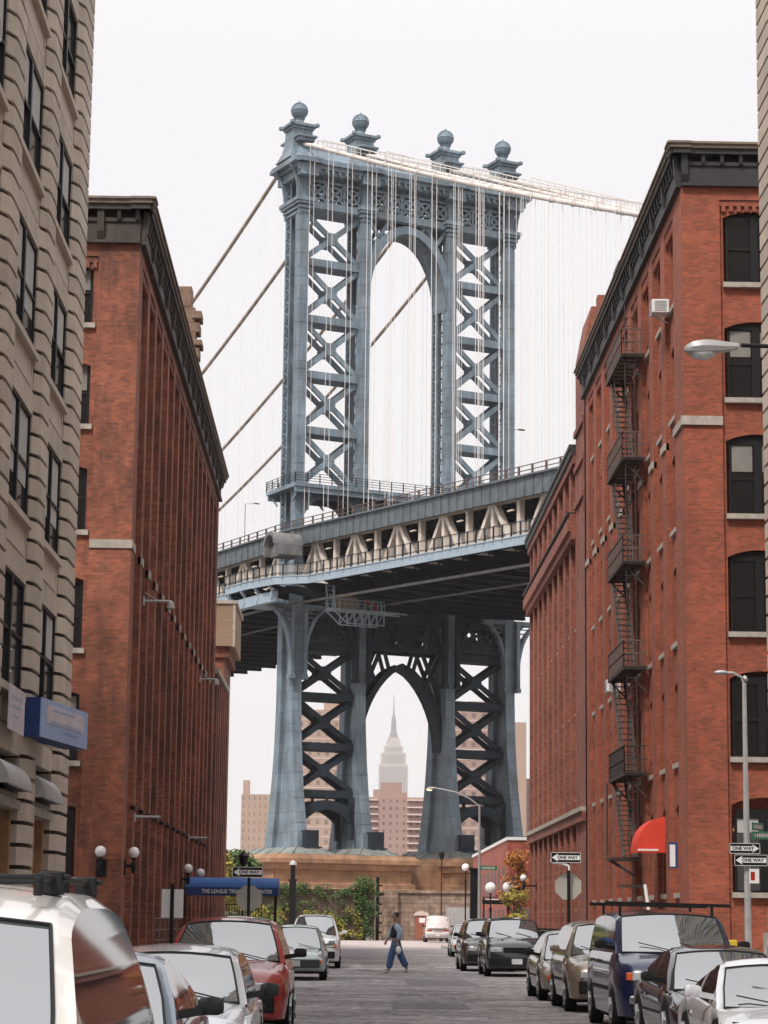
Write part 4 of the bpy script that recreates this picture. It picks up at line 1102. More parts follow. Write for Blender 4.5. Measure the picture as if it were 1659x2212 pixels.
def ac_unit(label,c,s,out_):
    t = thing('air_conditioner',label,'air conditioner',c)
    b = MB(); x,y,z = c; dx = .6*out_
    b.box(min(x,x+dx),max(x,x+dx),y-.36,y+.36,z,z+.48); b.build('casing','white',t,bevel=.02)
    b = MB()
    for i in range(7): b.box(x+dx-.005*out_ if out_<0 else x+dx-.0,x+dx+.01*out_ if out_>0 else x+dx+.005,y-.3,y+.3,z+.06+i*.055,z+.085+i*.055) if 0 else b.box(min(x+dx,x+dx+.012*out_),max(x+dx,x+dx+.012*out_),y-.3,y+.3,z+.06+i*.055,z+.085+i*.055)
    for i in range(7): b.box(min(x+.1*out_,x+dx*.85),max(x+.1*out_,x+dx*.85),y-.372,y-.36,z+.06+i*.055,z+.085+i*.055)
    b.build('grille','galv',t)
    b = MB(); b.bar((x,y,z-.3),(x+dx,y,z-.01),.05,.04); b.build('strut','galv',t)
ac_unit('white window air conditioner jutting from the left stone loft at the top edge',(-7.6,42.75,18.45),1,1)
ac_unit('white air conditioner jutting from an upper window of the right warehouse',(11.0,78.9,22.75),1,-1)
ac_unit('pale box air conditioner beside the fire escape on the right warehouse',(11.0,93.9,10.9),1,-1)

# ------------------------------------------------------------------ far low brick building, right
lb = thing('low_brick_building','low red brick building with narrow slit windows and a white coping at the far right','building',(10.3,150,0))
b = MB(); b.box(10.25,26,150,192,0,6.85); 
b.build('wall','brickLow',lb)
b = MB(); b.box(10.17,26.1,149.92,192.1,6.85,7.05); b.build('coping','white',lb)
for i in range(9):
    y = 153.5+4.2*i
    for z0,z1 in ((3.3,5.2),(.9,2.5)):
        b = MB(); b.box(10.2,10.3,y,y+.5,z0,z1); b.box(10.2,10.3,y+1.3,y+1.8,z0,z1); b.build('slit_window','farwin',lb)
b = MB(); b.box(10.6,13.0,149.94,150.0,.13,2.6); b.build('doorway','farwin',lb)

# ------------------------------------------------------------------ city far away
WIN = {'farbrick':(.17,.12,.105),'farbrick2':(.15,.10,.10),'cream':(.22,.2,.19)}
def slab(name,label,X0,X1,Y,z1,depth,wallm,rows,cols,band=None,bump=None,extra=None,cat='building'):
    t = thing(name,label,cat,((X0+X1)/2,Y,0))
    base = MT[wallm].node_tree.nodes['RGB'].outputs[0].default_value[:3] if 'RGB' in MT[wallm].node_tree.nodes else (.4,.25,.2)
    m = far_wall('far_windowed_wall', base, (X1-X0)/cols, z1/rows, WIN[wallm], .82)
    b = MB(); b.box(0,X1-X0,0,depth,0,z1)
    o = b.build('wall',m,t,local=True); o.location = (-(X1-X0)/2,0,0)
    if bump: 
        b = MB(); b.box(bump[0],bump[1],Y+2,Y+9,z1,z1+bump[2]); b.build('rooftop_block',wallm,t)
    for e in extra or ():
        b = MB(); b.box(*e); b.build('rooftop_block',wallm,t)
    if band:
        for k in range(1,rows):
            z = z1*k/rows
            if z > 5: b = MB(); b.box(X0-.02,X1+.02,Y-.1,Y+.02,z-.14,z+.14); b.build('floor_band',band,t)
    return t
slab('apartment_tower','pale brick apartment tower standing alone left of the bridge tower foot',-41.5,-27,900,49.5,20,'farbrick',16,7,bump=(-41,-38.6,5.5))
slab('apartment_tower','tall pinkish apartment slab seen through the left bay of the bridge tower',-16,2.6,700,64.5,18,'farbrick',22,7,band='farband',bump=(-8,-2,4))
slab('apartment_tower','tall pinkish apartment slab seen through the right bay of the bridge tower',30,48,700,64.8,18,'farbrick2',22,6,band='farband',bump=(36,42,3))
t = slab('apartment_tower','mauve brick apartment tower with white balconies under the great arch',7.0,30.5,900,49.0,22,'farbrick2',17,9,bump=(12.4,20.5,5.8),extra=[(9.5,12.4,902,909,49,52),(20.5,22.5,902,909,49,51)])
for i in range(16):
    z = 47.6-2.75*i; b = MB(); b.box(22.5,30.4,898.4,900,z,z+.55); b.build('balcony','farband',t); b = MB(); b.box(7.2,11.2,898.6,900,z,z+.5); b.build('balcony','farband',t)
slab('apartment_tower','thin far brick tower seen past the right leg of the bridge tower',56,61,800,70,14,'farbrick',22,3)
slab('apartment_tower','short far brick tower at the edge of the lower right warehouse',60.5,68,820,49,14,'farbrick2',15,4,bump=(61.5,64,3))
slab('apartment_tower','low pale building far away left of the bridge pier',-50,-43,900,27,14,'cream',8,5)
# parked shapes on the far river drive: low roofs beyond the pier gap
rf = thing('market_shed','row of low white roofed sheds beyond the bridge pier','shed',(15,600,0))
b = MB()
for i in range(9): b.box(8+3.6*i,11+3.6*i,600,610,10,13+1.5*(i%3)); b.build('roofs','white',rf) if i == 8 else None

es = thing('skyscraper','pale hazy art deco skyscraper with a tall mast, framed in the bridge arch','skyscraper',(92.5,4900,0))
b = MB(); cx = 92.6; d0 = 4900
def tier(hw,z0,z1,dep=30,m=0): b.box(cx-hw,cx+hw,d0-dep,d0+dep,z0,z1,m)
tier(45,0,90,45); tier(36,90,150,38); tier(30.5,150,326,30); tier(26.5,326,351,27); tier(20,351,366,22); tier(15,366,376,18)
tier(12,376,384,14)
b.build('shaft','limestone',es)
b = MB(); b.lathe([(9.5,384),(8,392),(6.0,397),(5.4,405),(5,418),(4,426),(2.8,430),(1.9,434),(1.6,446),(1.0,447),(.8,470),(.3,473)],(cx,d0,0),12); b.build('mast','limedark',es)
b = MB()
for i in range(-9,10):
    x = cx+i*3.0; hw = 30
    b.box(x-.6,x+.6,d0-30.4,d0-24,155,322)
    if abs(i) < 8: b.box(x-.6,x+.6,d0-27.4,d0-22,328,348)
    if abs(i) < 6: b.box(x-.55,x+.55,d0-22.4,d0-18,353,363)
b.build('window_strips','limedark',es)
# ------------------------------------------------------------------ vehicles
def lerp(a,b,t): return a+(b-a)*t
def interp(pts, s):
    if s <= pts[0][0]: return pts[0][1]
    for (a,va),(b,vb) in zip(pts,pts[1:]):
        if s <= b:
            t = (s-a)/(b-a) if b > a else 1
            t = t*t*(3-2*t)*.35+t*.65
            return lerp(va,vb,t)
    return pts[-1][1]
def vehicle(name,label,cat,x,y,rz,Lc,Wd,H,top,cab,paintm,wheel_r=.32,axles=(.85,None),sill=.24,belt=None,pillars=(),roofin=.22,cabin_in=.07,
            group=None,lowtrim=True,hl='box',chrome=False,rack=None,mirror='paint',glass_side=True,bumperm='trim',nose_round=.16,ws_glass='windshield',rear=False,plate=True,grille=True,crown=.06,
            wsh_top_round=.0,wsq=.93,rlift=.07,apillar=.22,indic=True,backdoors=False,lamp_z=None):
    """local frame: front at y=0, rear at y=Lc, x across; top: (s,z) of the lower body; cab: (cowl, roof_start, roof_end, deck) """
    t = thing(name,label,cat,(x,y,0),rz,group)
    def bd(b,n,m,smooth=False,parent=None,**k): return b.build(n,m,parent or t,smooth=smooth,local=True,**k)
    hw = Wd/2; f0 = axles[0]; r0_ = axles[1] or Lc-.9
    def width(s):
        e = 1.0
        if s < .7: e = 1-nose_round*(1-s/.7)**2.6
        if s > Lc-.6: e = 1-nose_round*.7*(1-(Lc-s)/.6)**2.6
        return hw*e
    wa = wheel_r+.07
    def zbot(s):
        z = sill
        for c in (f0,r0_):
            q = abs(s-c)
            if q < wa: z = max(z, wheel_r+math.sqrt(wa*wa-q*q))
        return z
    cowl,rs,re,deck = cab
    # --- body shell
    ss = [0,.03,.08,.16]; s = .24
    while s < Lc-.17: ss.append(s); s += .065
    ss += [Lc-.16,Lc-.08,Lc-.03,Lc]
    rings = []
    for s in ss:
        zt = interp(top,s); w_ = width(s); zb = zbot(s)
        e = 0
        if s < .16: e = (1-(s/.16))**2*.09
        if s > Lc-.16: e = (1-((Lc-s)/.16))**2*.07
        w_ -= e; zt -= e*.8; zbb = zb+e*.6
        zm = max(zbb+.02, lerp(sill,zt,.52))
        side = [(w_*.90,zbb),(w_-.035,zbb+.015),(w_-.008,max(zbb+.03,lerp(zbb,zm,.55))),(w_,max(zbb+.05,zm)),(w_-.012,lerp(zm,zt,.5)+.0),(w_-.045,zt-.075),(w_-.10,zt-.012),(w_*.62,zt+crown*.55),(w_*.25,zt+crown*.95)]
        if zbb > zm: side = [(a,max(z,zbb+.01*i)) for i,(a,z) in enumerate(side)]
        ring = [(a,s,z) for a,z in side]+[(-a,s,z) for a,z in reversed(side)]
        rings.append(ring)
    b = MB(); b.loft(rings)
    body = bd(b,'body',paintm,smooth=True)
    b = MB(); b.box(-hw+.12,hw-.12,.35,Lc-.35,sill-.06,.62)
    bd(b,'underbody','rubber')
    # --- cabin
    bz = belt or interp(top,cowl)
    wb = hw-cabin_in; wt = hw-roofin-cabin_in
    def zroof(s):
        if s < rs: 
            q = (s-cowl)/(rs-cowl); return lerp(interp(top,cowl), H-rlift, q**.88)
        if s <= re:
            q = (s-rs)/(re-rs); return H-rlift+rlift*math.sin(math.pi*.5*min(1,q*2.2))**.8 if q < .7 else lerp(H,H-.05,((q-.7)/.3)**2)
        q = (s-re)/(deck-re); return lerp(H-.05, interp(top,min(deck,Lc)), q**1.15)
    cs = sorted(set([round(cowl+(rs-cowl)*i/8,4) for i in range(9)]+[round(rs+(re-rs)*i/22,4) for i in range(23)]+[round(re+(deck-re)*i/7,4) for i in range(8)]))
    grid = []
    for s in cs:
        zr = zroof(s); zbelt = min(interp(top,min(s,Lc)), zr)-.0
        zb_ = interp(top,min(s,Lc))-.03
        k = (zr-zb_)/(H-bz+.03); k = max(0,min(1,k))
        wl_ = lambda q: wb-(wb-wt)*(q**1.25)
        e = max(0,(min(width(s),hw)-hw))   # follow the plan taper
        pts = []
        for q in (0,.25,.5,.75,.92): pts.append((wl_(q*k)+e, zb_+(zr-zb_)*q))
        wtop = wl_(k)+e
        pts.append((wtop-.035, zr-.012)); 
        for q in (wsq,.6,.3,0): pts.append((wtop*q*.97, zr+crown*k*(1-q*q)))
        cv = .34*max(0,min(1,(rs+.25-s)/(rs-cowl)))
        row = [(a,s+cv*((a/hw)**2-.6),z) for a,z in pts]; row += [(-a,y_,z) for a,y_,z in reversed(row[:-1])]
        grid.append(row)
    nrow = len(grid[0])
    P = MB(); WS = MB(); RW = MB(); SW = [MB(),MB()]; SEAL = MB()
    allv = [p for row in grid for p in row]
    P.v = list(allv); WS.v = list(allv); RW.v = list(allv); SW[0].v = list(allv); SW[1].v = list(allv)
    for j in range(len(cs)-1):
        smid = (cs[j]+cs[j+1])/2
        for i in range(nrow-1):
            face = (j*nrow+i, j*nrow+i+1, (j+1)*nrow+i+1, (j+1)*nrow+i)
            side = i < 4 or i >= nrow-5
            tgt = P
            if side and i in (0,1,2,3,nrow-2,nrow-3,nrow-4,nrow-5):
                low = grid[j][3][2]-grid[j][0][2]
                pil = any(abs(smid-pp) < .055 for pp in pillars)
                vis = (i < 3 or i >= nrow-4) or True
                if glass_side and not pil and low > .11 and smid > cowl+apillar and smid < deck-.22 and i not in (0,nrow-2) or (glass_side and not pil and low > .16 and smid > cowl+apillar+.08 and smid < deck-.3 and i in (0,nrow-2)):
                    tgt = SW[0] if i < 5 else SW[1]
            elif smid < rs-.02 and smid > cowl+.01 and 6 <= i < nrow-7: tgt = WS
            elif smid > re+.03 and smid < deck-.06 and 6 <= i < nrow-7: tgt = RW
            tgt.f.append(face); tgt.m.append(0)
    cabp = bd(P,'cabin_shell',paintm,smooth=True,fix=False)
    for mb_,n_,m_ in ((WS,'windshield',ws_glass),(RW,'rear_window','carglass'),(SW[0],'side_glass','carglass'),(SW[1],'side_glass','carglass')):
        if mb_.f:
            o = bd(mb_,n_,m_,smooth=True,fix=False,parent=cabp); 
            bm = bmesh.new(); bm.from_mesh(o.data)
            bmesh.ops.delete(bm, geom=[v for v in bm.verts if not v.link_faces], context='VERTS'); bm.to_mesh(o.data); bm.free()
    bm = bmesh.new(); bm.from_mesh(cabp.data); bmesh.ops.delete(bm, geom=[v for v in bm.verts if not v.link_faces], context='VERTS'); bm.to_mesh(cabp.data); bm.free()
    # windshield seal: thin dark line along its border
    b = MB()
    js = [j for j in range(len(cs)) if cs[j] <= rs+1e-3]
    for ii in (6,nrow-7):
        pts = [Vector(grid[j][ii])+Vector((0,0,.006)) for j in js]; b.path(pts,.009,5)
    b.path([Vector(grid[js[-1]][i])+Vector((0,0,.006)) for i in range(6,nrow-6)],.009,5)
    b.path([Vector(grid[js[0]][i])+Vector((0,-.01,.012)) for i in range(6,nrow-6)],.016,5)
    bd(b,'window_seal','trim',parent=cabp)
    # wipers
    b = MB(); zc = interp(top,cowl)+.045; sl_ = (H-rlift-zc)/(rs-cowl)
    for xx in (-.06,.56):
        P0 = (xx,cowl+.34*((xx/hw)**2-.6)+.0,zc); x2 = xx-.50; P1 = (x2,cowl+.34*((x2/hw)**2-.6)+.10,zc+.10*sl_+.05); b.bar(P0,P1,.014,.014)
    bd(b,'wiper','trim')
    # interior hint: seat tops seen as dark shapes behind side glass are omitted (glass is dark)
    # wheels
    for yy in (f0,r0_):
        for sx_ in (-1,1):
            b = MB(); xo = sx_*(hw-.10)
            b.lathe([(wheel_r*.62,-.1),(wheel_r*.96,-.1),(wheel_r,-.06),(wheel_r,.06),(wheel_r*.96,.1),(wheel_r*.62,.1)],(xo,yy,wheel_r),24,axis='x')
            ty = bd(b,'wheel','rubber',smooth=True)
            b = MB(); b.lathe([(wheel_r*.64,-.09),(wheel_r*.6,.0 if sx_>0 else -.02),(wheel_r*.5,.03)],(xo+sx_*.02,yy,wheel_r),18,axis='x')
            for q in range(5):
                a_ = 2*math.pi*q/5; b.bar((xo+sx_*.095,yy,wheel_r),(xo+sx_*.095,yy+wheel_r*.6*math.cos(a_),wheel_r+wheel_r*.6*math.sin(a_)),.035,.07,(1,0,0))
            b.lathe([(.06,-.11),(.05,.11)],(xo,yy,wheel_r),10,axis='x')
            bd(b,'rim','rim',parent=ty)
    # front details
    zh = lamp_z or interp(top,.1)-.13; wf = width(0.0)
    b = MB(); b.box(-wf+.04,wf-.04,-.045,.10,sill+.10,sill+.34) ; bd(b,'front_bumper',bumperm,bevel=.03)
    if chrome: 
        b = MB(); b.box(-wf+.02,wf-.02,-.075,.0,sill+.20,sill+.32); bd(b,'bumper_trim','chrome',bevel=.02)
    if grille:
        b = MB(); b.box(-wf*.45,wf*.45,-.018,.03,zh-.09,zh+.06)
        g_ = bd(b,'grille','trim')
        b = MB()
        for i in range(4): b.box(-wf*.44,wf*.44,-.026,-.012,zh-.08+i*.04,zh-.068+i*.04)
        bd(b,'grille_bars','chrome' if chrome else 'trim',parent=g_)
    for sx_ in (-1,1):
        b = MB()
        if hl == 'oval':
            c0 = Vector((sx_*wf*.66,.13,zh+.015)); 
            b.sphere((0,0,0),1,16); b.v = [(c0.x+v_[0]*.21-0*v_[1], c0.y+v_[1]*.15+abs(v_[0])*.04, c0.z+v_[2]*.085+v_[1]*.03) for v_ in b.v]
        else:
            a0,a1 = sorted((sx_*wf*.5,sx_*(wf-.07))); b.box(a0,a1,-.02,.09,zh-.075,zh+.055)
        bd(b,'headlight','lens',smooth=(hl=='oval'),bevel=0 if hl=='oval' else .02)
        if indic:
            a0,a1 = sorted((sx_*(wf-.075),sx_*(wf+.012))); b = MB(); b.box(a0,a1,.0,.18,zh-.07,zh+.045); bd(b,'indicator','amber',bevel=.015)
        # mirror
        zc = bz+.10; yy = cowl+.34
        b = MB(); c0 = Vector((sx_*(hw+.13),yy,zc)); b.sphere((0,0,0),1,12); b.v = [(c0.x+max(-.8,min(.8,v_[0]))*.115,c0.y+max(-.5,v_[1])*.07,c0.z+max(-.7,min(.75,v_[2]))*.085) for v_ in b.v]
        b.bar((sx_*(hw-.09),yy+.03,zc-.06),(sx_*(hw+.08),yy,zc-.03),.08,.06)
        bd(b,'side_mirror',paintm if mirror == 'paint' else 'black',smooth=True)
    if plate:
        b = MB(); b.box(-.16,.16,-.09 if chrome else -.06,-.04,sill+.14,sill+.30); bd(b,'licence_plate','plate')
    b = MB(); b.box(-wf+.04,wf-.04,Lc-.10,Lc+.05,sill+.10,sill+.34); bd(b,'rear_bumper',bumperm,bevel=.03)
    for sx_ in (-1,1):
        b = MB(); a0,a1 = sorted((sx_*(hw*.72),sx_*(hw*.93))); zr_ = interp(top,Lc)-.22; b.box(a0,a1,Lc-.04,Lc+.022,zr_-.1,zr_+.14); bd(b,'tail_light','redlens')
        # door seams and handles
        for pp in pillars[:2]:
            b = MB(); b.box(*sorted((sx_*(hw-.012),sx_*(hw+.006))),pp+.12,pp+.28,bz-.17,bz-.14); bd(b,'door_handle','trim' if mirror!='paint' else paintm)
        b = MB(); b.box(*sorted((sx_*(hw-.02),sx_*(hw+.008))),f0+wa+.1,r0_-wa-.05,lerp(sill,bz,.38),lerp(sill,bz,.45)); bd(b,'side_moulding','trim',bevel=.01)
    if rack:
        b = MB()
        for sx_ in (-1,1):
            xr = sx_*(wt-.10); b.tube((xr,rs+.25,H+.07),(xr,re-.15,H+.07),.018,8)
            for yy in (rs+.25,(rs+re)/2,re-.15): b.tube((xr,yy,H-.01),(xr,yy,H+.07),.022,8)
        for yy in rack: 
            b.bar((-wt+.02,yy,H+.075),(wt-.02,yy,H+.075),.05,.025)
            for sx_ in (-1,1): b.box(sx_*(wt-.10)-.05,sx_*(wt-.10)+.05,yy-.05,yy+.05,H+.0,H+.10)
        bd(b,'roof_rack','trim',bevel=.008)
    return t, bd
def sedan(name,label,x,y,Wd,Lc,H,p,rz=0,group=None,hz=.70,low=0,**k):
    top = [(0,.50+hz*.1),(.10,hz-.06),(.35,hz+.02),(1.15,hz+.13),(1.5,hz+.2),(Lc-1.2,hz+.26),(Lc-.85,hz+.25),(Lc-.12,hz+.20),(Lc,hz+.08)]
    cab = (1.10,1.88,Lc-1.75,Lc-.85)
    return vehicle(name,label,'car',x,y,rz,Lc,Wd,H,top,cab,p,pillars=(2.45,Lc-1.55),belt=hz+.2,group=group,**k)
def suv(name,label,x,y,Wd,Lc,H,p,rz=0,group=None,hz=.88,cowl=1.15,rs=1.75,cat='car',**k):
    top = [(0,hz-.16),(.09,hz-.04),(.3,hz+.03),(cowl,hz+.15),(cowl+.4,hz+.19),(Lc-.3,hz+.2),(Lc,hz+.1)]
    cab = (cowl,rs,Lc-.5,Lc-.06)
    pil = k.pop('pil',(rs+.95,rs+1.9))
    return vehicle(name,label,cat,x,y,rz,Lc,Wd,H,top,cab,p,pillars=pil,belt=hz+.18,group=group,**k)

PM = {}
def pm(n,c,r=.25,m=0.0): 
    if n not in PM: PM[n] = paint(n,c,r,m)
    return PM[n]
GL = 'cars parked along the left kerb'; GR = 'cars parked along the right kerb'
# left kerb, nearest first.  y = front bumper, x = centre line
t,bd = suv('parked_minivan','pearl white minivan with black roof rack, nearest at the lower left corner',-1.83,7.5,1.86,4.9,1.70,pm('pearl_white_paint',(.56,.53,.50)),group=GL,hz=.86,cowl=1.05,rs=2.05,pil=(),cat='minivan',rack=(2.75,4.1),apillar=.5,wsq=.93,rlift=.14,mirror='black',roofin=.22,hl='box',bumperm=pm('pearl_white_paint',(.56,.53,.50)))
sedan('parked_sedan','slate blue sedan squeezed behind the white minivan',-1.95,15.2,1.74,4.4,1.33,pm('slate_paint',(.10,.13,.17),.25,.3),group=GL,mirror='black')
t,bd = suv('parked_suv','boxy silver car with a flat windshield behind the slate sedan',-1.72,21.3,1.70,4.1,1.30,pm('silver_paint',(.42,.43,.46),.25,.35),group=GL,hz=.66,cowl=1.25,rs=1.85,mirror='black',roofin=.17)
suv('parked_suv','red wagon with bright windshield, fourth along the left kerb',-1.72,32.6,1.84,4.5,1.60,pm('red_paint',(.33,.025,.02),.22),group=GL,hz=.86,cowl=1.1,rs=1.8,mirror='black',rack=())
sedan('parked_sedan','pale green sedan parked beyond the red wagon',-1.42,64.0,1.74,4.5,1.44,pm('pale_green_paint',(.30,.35,.34),.2,.2),group=GL,bumperm=pm('dark_green_paint',(.01,.03,.025)))
suv('parked_suv','white tall wagon parked across the side street on the left',-1.12,80.5,1.80,4.7,1.78,pm('white_paint_car',(.62,.62,.63)),group=GL,hz=.95)
# right kerb, nearest first
sedan('parked_roadster','small silver roadster with oval headlights at the lower right corner',4.72,24.0,1.70,3.95,1.20,pm('bright_silver_paint',(.50,.50,.51),.25,.3),group=GR,hz=.60,hl='oval',grille=False,indic=False,bumperm=pm('bright_silver_paint',(.50,.50,.51)))
sedan('parked_sedan','glossy black sedan between the silver roadster and the blue van',4.93,29.2,1.76,4.5,1.29,pm('black_paint',(.012,.012,.014),.15),group=GR,mirror='black',hz=.64,bumperm=pm('black_paint',(.012,.012,.014),.15))
t,bd = suv('parked_van','dark blue van with a black ladder rack bar over its roof',4.98,34.9,1.94,4.8,1.78,pm('blue_paint',(.006,.012,.05),.2,.2),group=GR,hz=1.02,cowl=.75,rs=1.5,cat='van',mirror='black',chrome=True,roofin=.11)
for yy in (1.75,4.1): 
    b = MB(); b.bar((-.95,yy,1.93),(1.0,yy,1.90),.05,.05)
    for xx in (-.72,.72): b.bar((xx,yy,1.72),(xx,yy,1.92),.04,.04)
    bd(b,'ladder_rack','black')
suv('parked_suv','gold beige wagon directly behind the blue van',4.95,43.0,1.78,4.5,1.62,pm('gold_paint',(.22,.17,.125),.25,.3),group=GR,hz=.86,indic=False)
sedan('parked_sedan','champagne sedan behind the gold wagon, facing the camera',4.92,49.0,1.74,4.5,1.42,pm('champagne_paint',(.27,.245,.21),.25,.3),group=GR,mirror='black')
t,bd = suv('parked_suv','black boxy off roader with square headlights at the street corner',5.12,70.8,1.86,4.7,1.72,pm('black_green_paint',(.012,.018,.018),.18),group=GR,hz=.98,cowl=1.4,rs=1.9,mirror='black',roofin=.15,nose_round=.06,indic=False)
suv('parked_suv','dark brown wagon parked just behind the black off roader',4.72,78.2,1.80,4.6,1.70,pm('brown_paint',(.05,.035,.028),.2),group=GR,hz=.92,mirror='black',indic=False)
sedan('parked_sedan','small light grey car with a dark nose, farthest along the right kerb',5.75,110.6,1.70,4.3,1.50,pm('light_grey_paint',(.45,.46,.48)),group=GR,bumperm='black')
t,bd = vehicle('parked_van','white panel van seen from behind in front of the stone wall','van',7.3,189.0,0,5.3,2.05,2.12,[(0,1.05),(.06,1.15),(.3,1.2),(5.0,1.25),(5.3,1.0)],(.02,.32,4.1,4.9),pm('white_van_paint',(.66,.62,.60)),sill=.34,wheel_r=.36,pillars=(),belt=1.2,roofin=.12,glass_side=False,ws_glass=pm('white_van_paint',(.66,.62,.60)),grille=False,indic=False,hl='box',lamp_z=.95,bumperm='galv',mirror='black',nose_round=.05)
for c in list(t.children):
    if c.name.startswith(('headlight',)): c.data.materials.clear(); c.data.materials.append(MT['redlens']); c.name = 'tail_light'
    elif c.name.startswith('wiper') : c.name = 'rear_handle'
for sx_ in (-1,1):
    b = MB(); b.box(*sorted((sx_*.08,sx_*.78)),.0,.1,1.32,1.86); o = bd(b,'rear_window','carglass',bevel=.04)
    o.rotation_euler = (R(-7),0,0); o.location = (0,-.03,.0)

# ------------------------------------------------------------------ pedestrian
def skin_body(name, verts, edges, radii, m, parent, root=0, sub=2):
    me = bpy.data.meshes.new(name); me.from_pydata(verts,edges,[]); me.materials.append(MT[m])
    o = bpy.data.objects.new(name,me); COL.objects.link(o); o.parent = parent
    md = o.modifiers.new('skin','SKIN'); md.use_smooth_shade = True
    lay = me.skin_vertices[0] if me.skin_vertices else None
    if lay is None:
        bm = bmesh.new(); bm.from_mesh(me); bm.verts.layers.skin.verify(); bm.to_mesh(me); bm.free(); lay = me.skin_vertices[0]
    for i,r_ in enumerate(radii):
        lay.data[i].radius = r_ if isinstance(r_,tuple) else (r_,r_); lay.data[i].use_root = (i == root)
    s_ = o.modifiers.new('sub','SUBSURF'); s_.levels = sub; s_.render_levels = sub
    return o
man = thing('person','person in a black vest, pale blue sleeves and baggy blue jeans walking across the street','person',(1.55,74.2,0))
K = 1.06
def V3(*p): return tuple(K*q for q in p)
# x: walking direction is -x (towards the left); legs in stride
J = dict(pel=(0,0,.98),wai=(.0,0,1.12),che=(-.01,0,1.34),nck=(-.02,0,1.50),hd0=(-.03,0,1.60),hd1=(-.045,0,1.70),hd2=(-.04,0,1.76),
 lh=(0,-.10,.93),lk=(-.14,-.10,.52),la=(-.22,-.10,.10),lt=(-.40,-.10,.04),
 rh=(0,.10,.93),rk=(.14,.10,.52),ra=(.34,.10,.14),rt=(.26,.10,.04),
 ls=(-.02,-.20,1.44),le=(.12,-.27,1.18),lw=(.04,-.28,.94),rs=(-.02,.20,1.44),re=(-.14,.27,1.18),rw=(-.26,.26,.98))
def chain(names): return names
order = list(J); idx = {n:i for i,n in enumerate(order)}
ED = [('pel','wai'),('wai','che'),('che','nck'),('nck','hd0'),('hd0','hd1'),('hd1','hd2'),('pel','lh'),('lh','lk'),('lk','la'),('la','lt'),('pel','rh'),('rh','rk'),('rk','ra'),('ra','rt'),('che','ls'),('ls','le'),('le','lw'),('che','rs'),('rs','re'),('re','rw')]
RD = dict(pel=.13,wai=.12,che=.14,nck=.055,hd0=.07,hd1=.095,hd2=.07,lh=.09,lk=.065,la=.045,lt=.035,rh=.09,rk=.065,ra=.045,rt=.035,ls=.06,le=.045,lw=.032,rs=.06,re=.045,rw=.032)
V_ = [V3(*J[n]) for n in order]; R_ = [RD[n] for n in order]
E_ = [(idx[a],idx[b_]) for a,b_ in ED]
# fingers: five per hand, rooted in the palm
for sd_,wn_,dx in (('l','lw',-.02),('r','rw',-.04)):
    w0 = J[wn_]; pi_ = len(V_); V_.append(V3(w0[0]+dx,w0[1],w0[2]-.07)); R_.append((.034,.02)); E_.append((idx[wn_],pi_))
    for q in range(4):
        a0 = len(V_); off = (q-1.5)*.021; ln_ = (.035,.042,.04,.03)[q]
        V_.append(V3(w0[0]+dx+off-.005,w0[1],w0[2]-.115)); R_.append(.0095); E_.append((pi_,a0))
        V_.append(V3(w0[0]+dx+off-.018,w0[1],w0[2]-.115-ln_)); R_.append(.008); E_.append((a0,a0+1))
    a0 = len(V_); V_.append(V3(w0[0]+dx-.045,w0[1]+.01,w0[2]-.08)); R_.append(.010); E_.append((pi_,a0)); V_.append(V3(w0[0]+dx-.058,w0[1]+.012,w0[2]-.115)); R_.append(.008); E_.append((a0,a0+1))
bodyo = skin_body('body',V_,E_,[tuple(K*q for q in r_) if isinstance(r_,tuple) else K*r_ for r_ in R_],'skin',man)
def cloth(name,names,edges,rad,m,ext=None):
    vs = [V3(*(J[n] if isinstance(n,str) else n)) for n in names]
    return skin_body(name,vs,edges,[K*r_ for r_ in rad],m,man)
cloth('jeans',['pel',(0,0,1.08),'lh','lk',(-.215,-.10,.12),'rh','rk',(.325,.10,.17)],[(0,1),(0,2),(2,3),(3,4),(0,5),(5,6),(6,7)],[.165,.16,.135,.115,.105,.135,.115,.105],'denim')
cloth('vest',[(0,0,1.0),'wai','che',(-.02,0,1.46),(-.02,-.13,1.43),(-.02,.13,1.43)],[(0,1),(1,2),(2,3),(2,4),(2,5)],[.20,.19,.205,.09,.12,.12],'vest')
cloth('shirt_sleeve',['ls','le',(.05,-.28,.98)],[(0,1),(1,2)],[.108,.095,.07],'shirt'); cloth('shirt_sleeve',['rs','re',(-.25,.26,1.01)],[(0,1),(1,2)],[.108,.095,.07],'shirt')
cloth('shoe',[(-.20,-.10,.06),(-.30,-.10,.05),(-.41,-.10,.035)],[(0,1),(1,2)],[.055,.052,.035],'shoe'); cloth('shoe',[(.37,.10,.13),(.31,.10,.07),(.24,.10,.035)],[(0,1),(1,2)],[.055,.052,.035],'shoe')
cloth('hair',[(-.01,0,1.64),(.01,0,1.72),(-.03,0,1.80)],[(0,1),(1,2)],[.085,.105,.085],'hair')
b = MB(); b.sphere((-.155*K,0,1.665*K),.016,8)
for s in (-1,1):
    b.sphere((-.135*K,s*.035*K,1.70*K),.011,8); b.sphere((-.03*K,s*.10*K,1.685*K),.026,8)
b.box(-.142*K,-.13*K,-.03,.03,1.62*K,1.63*K)
b.build('face_features','skin',man,smooth=True,local=True)
bag = thing('carrier_bag','small white carrier bag held by the walking person','bag',(1.62,73.9,.45))
b = MB(); b.sphere((.0,.0,.28),.09,10,sq=1.4); b.bar((.0,.0,.38),(-.02,.0,.5),.02,.01); b.build('bag','white',bag,smooth=True,local=True)

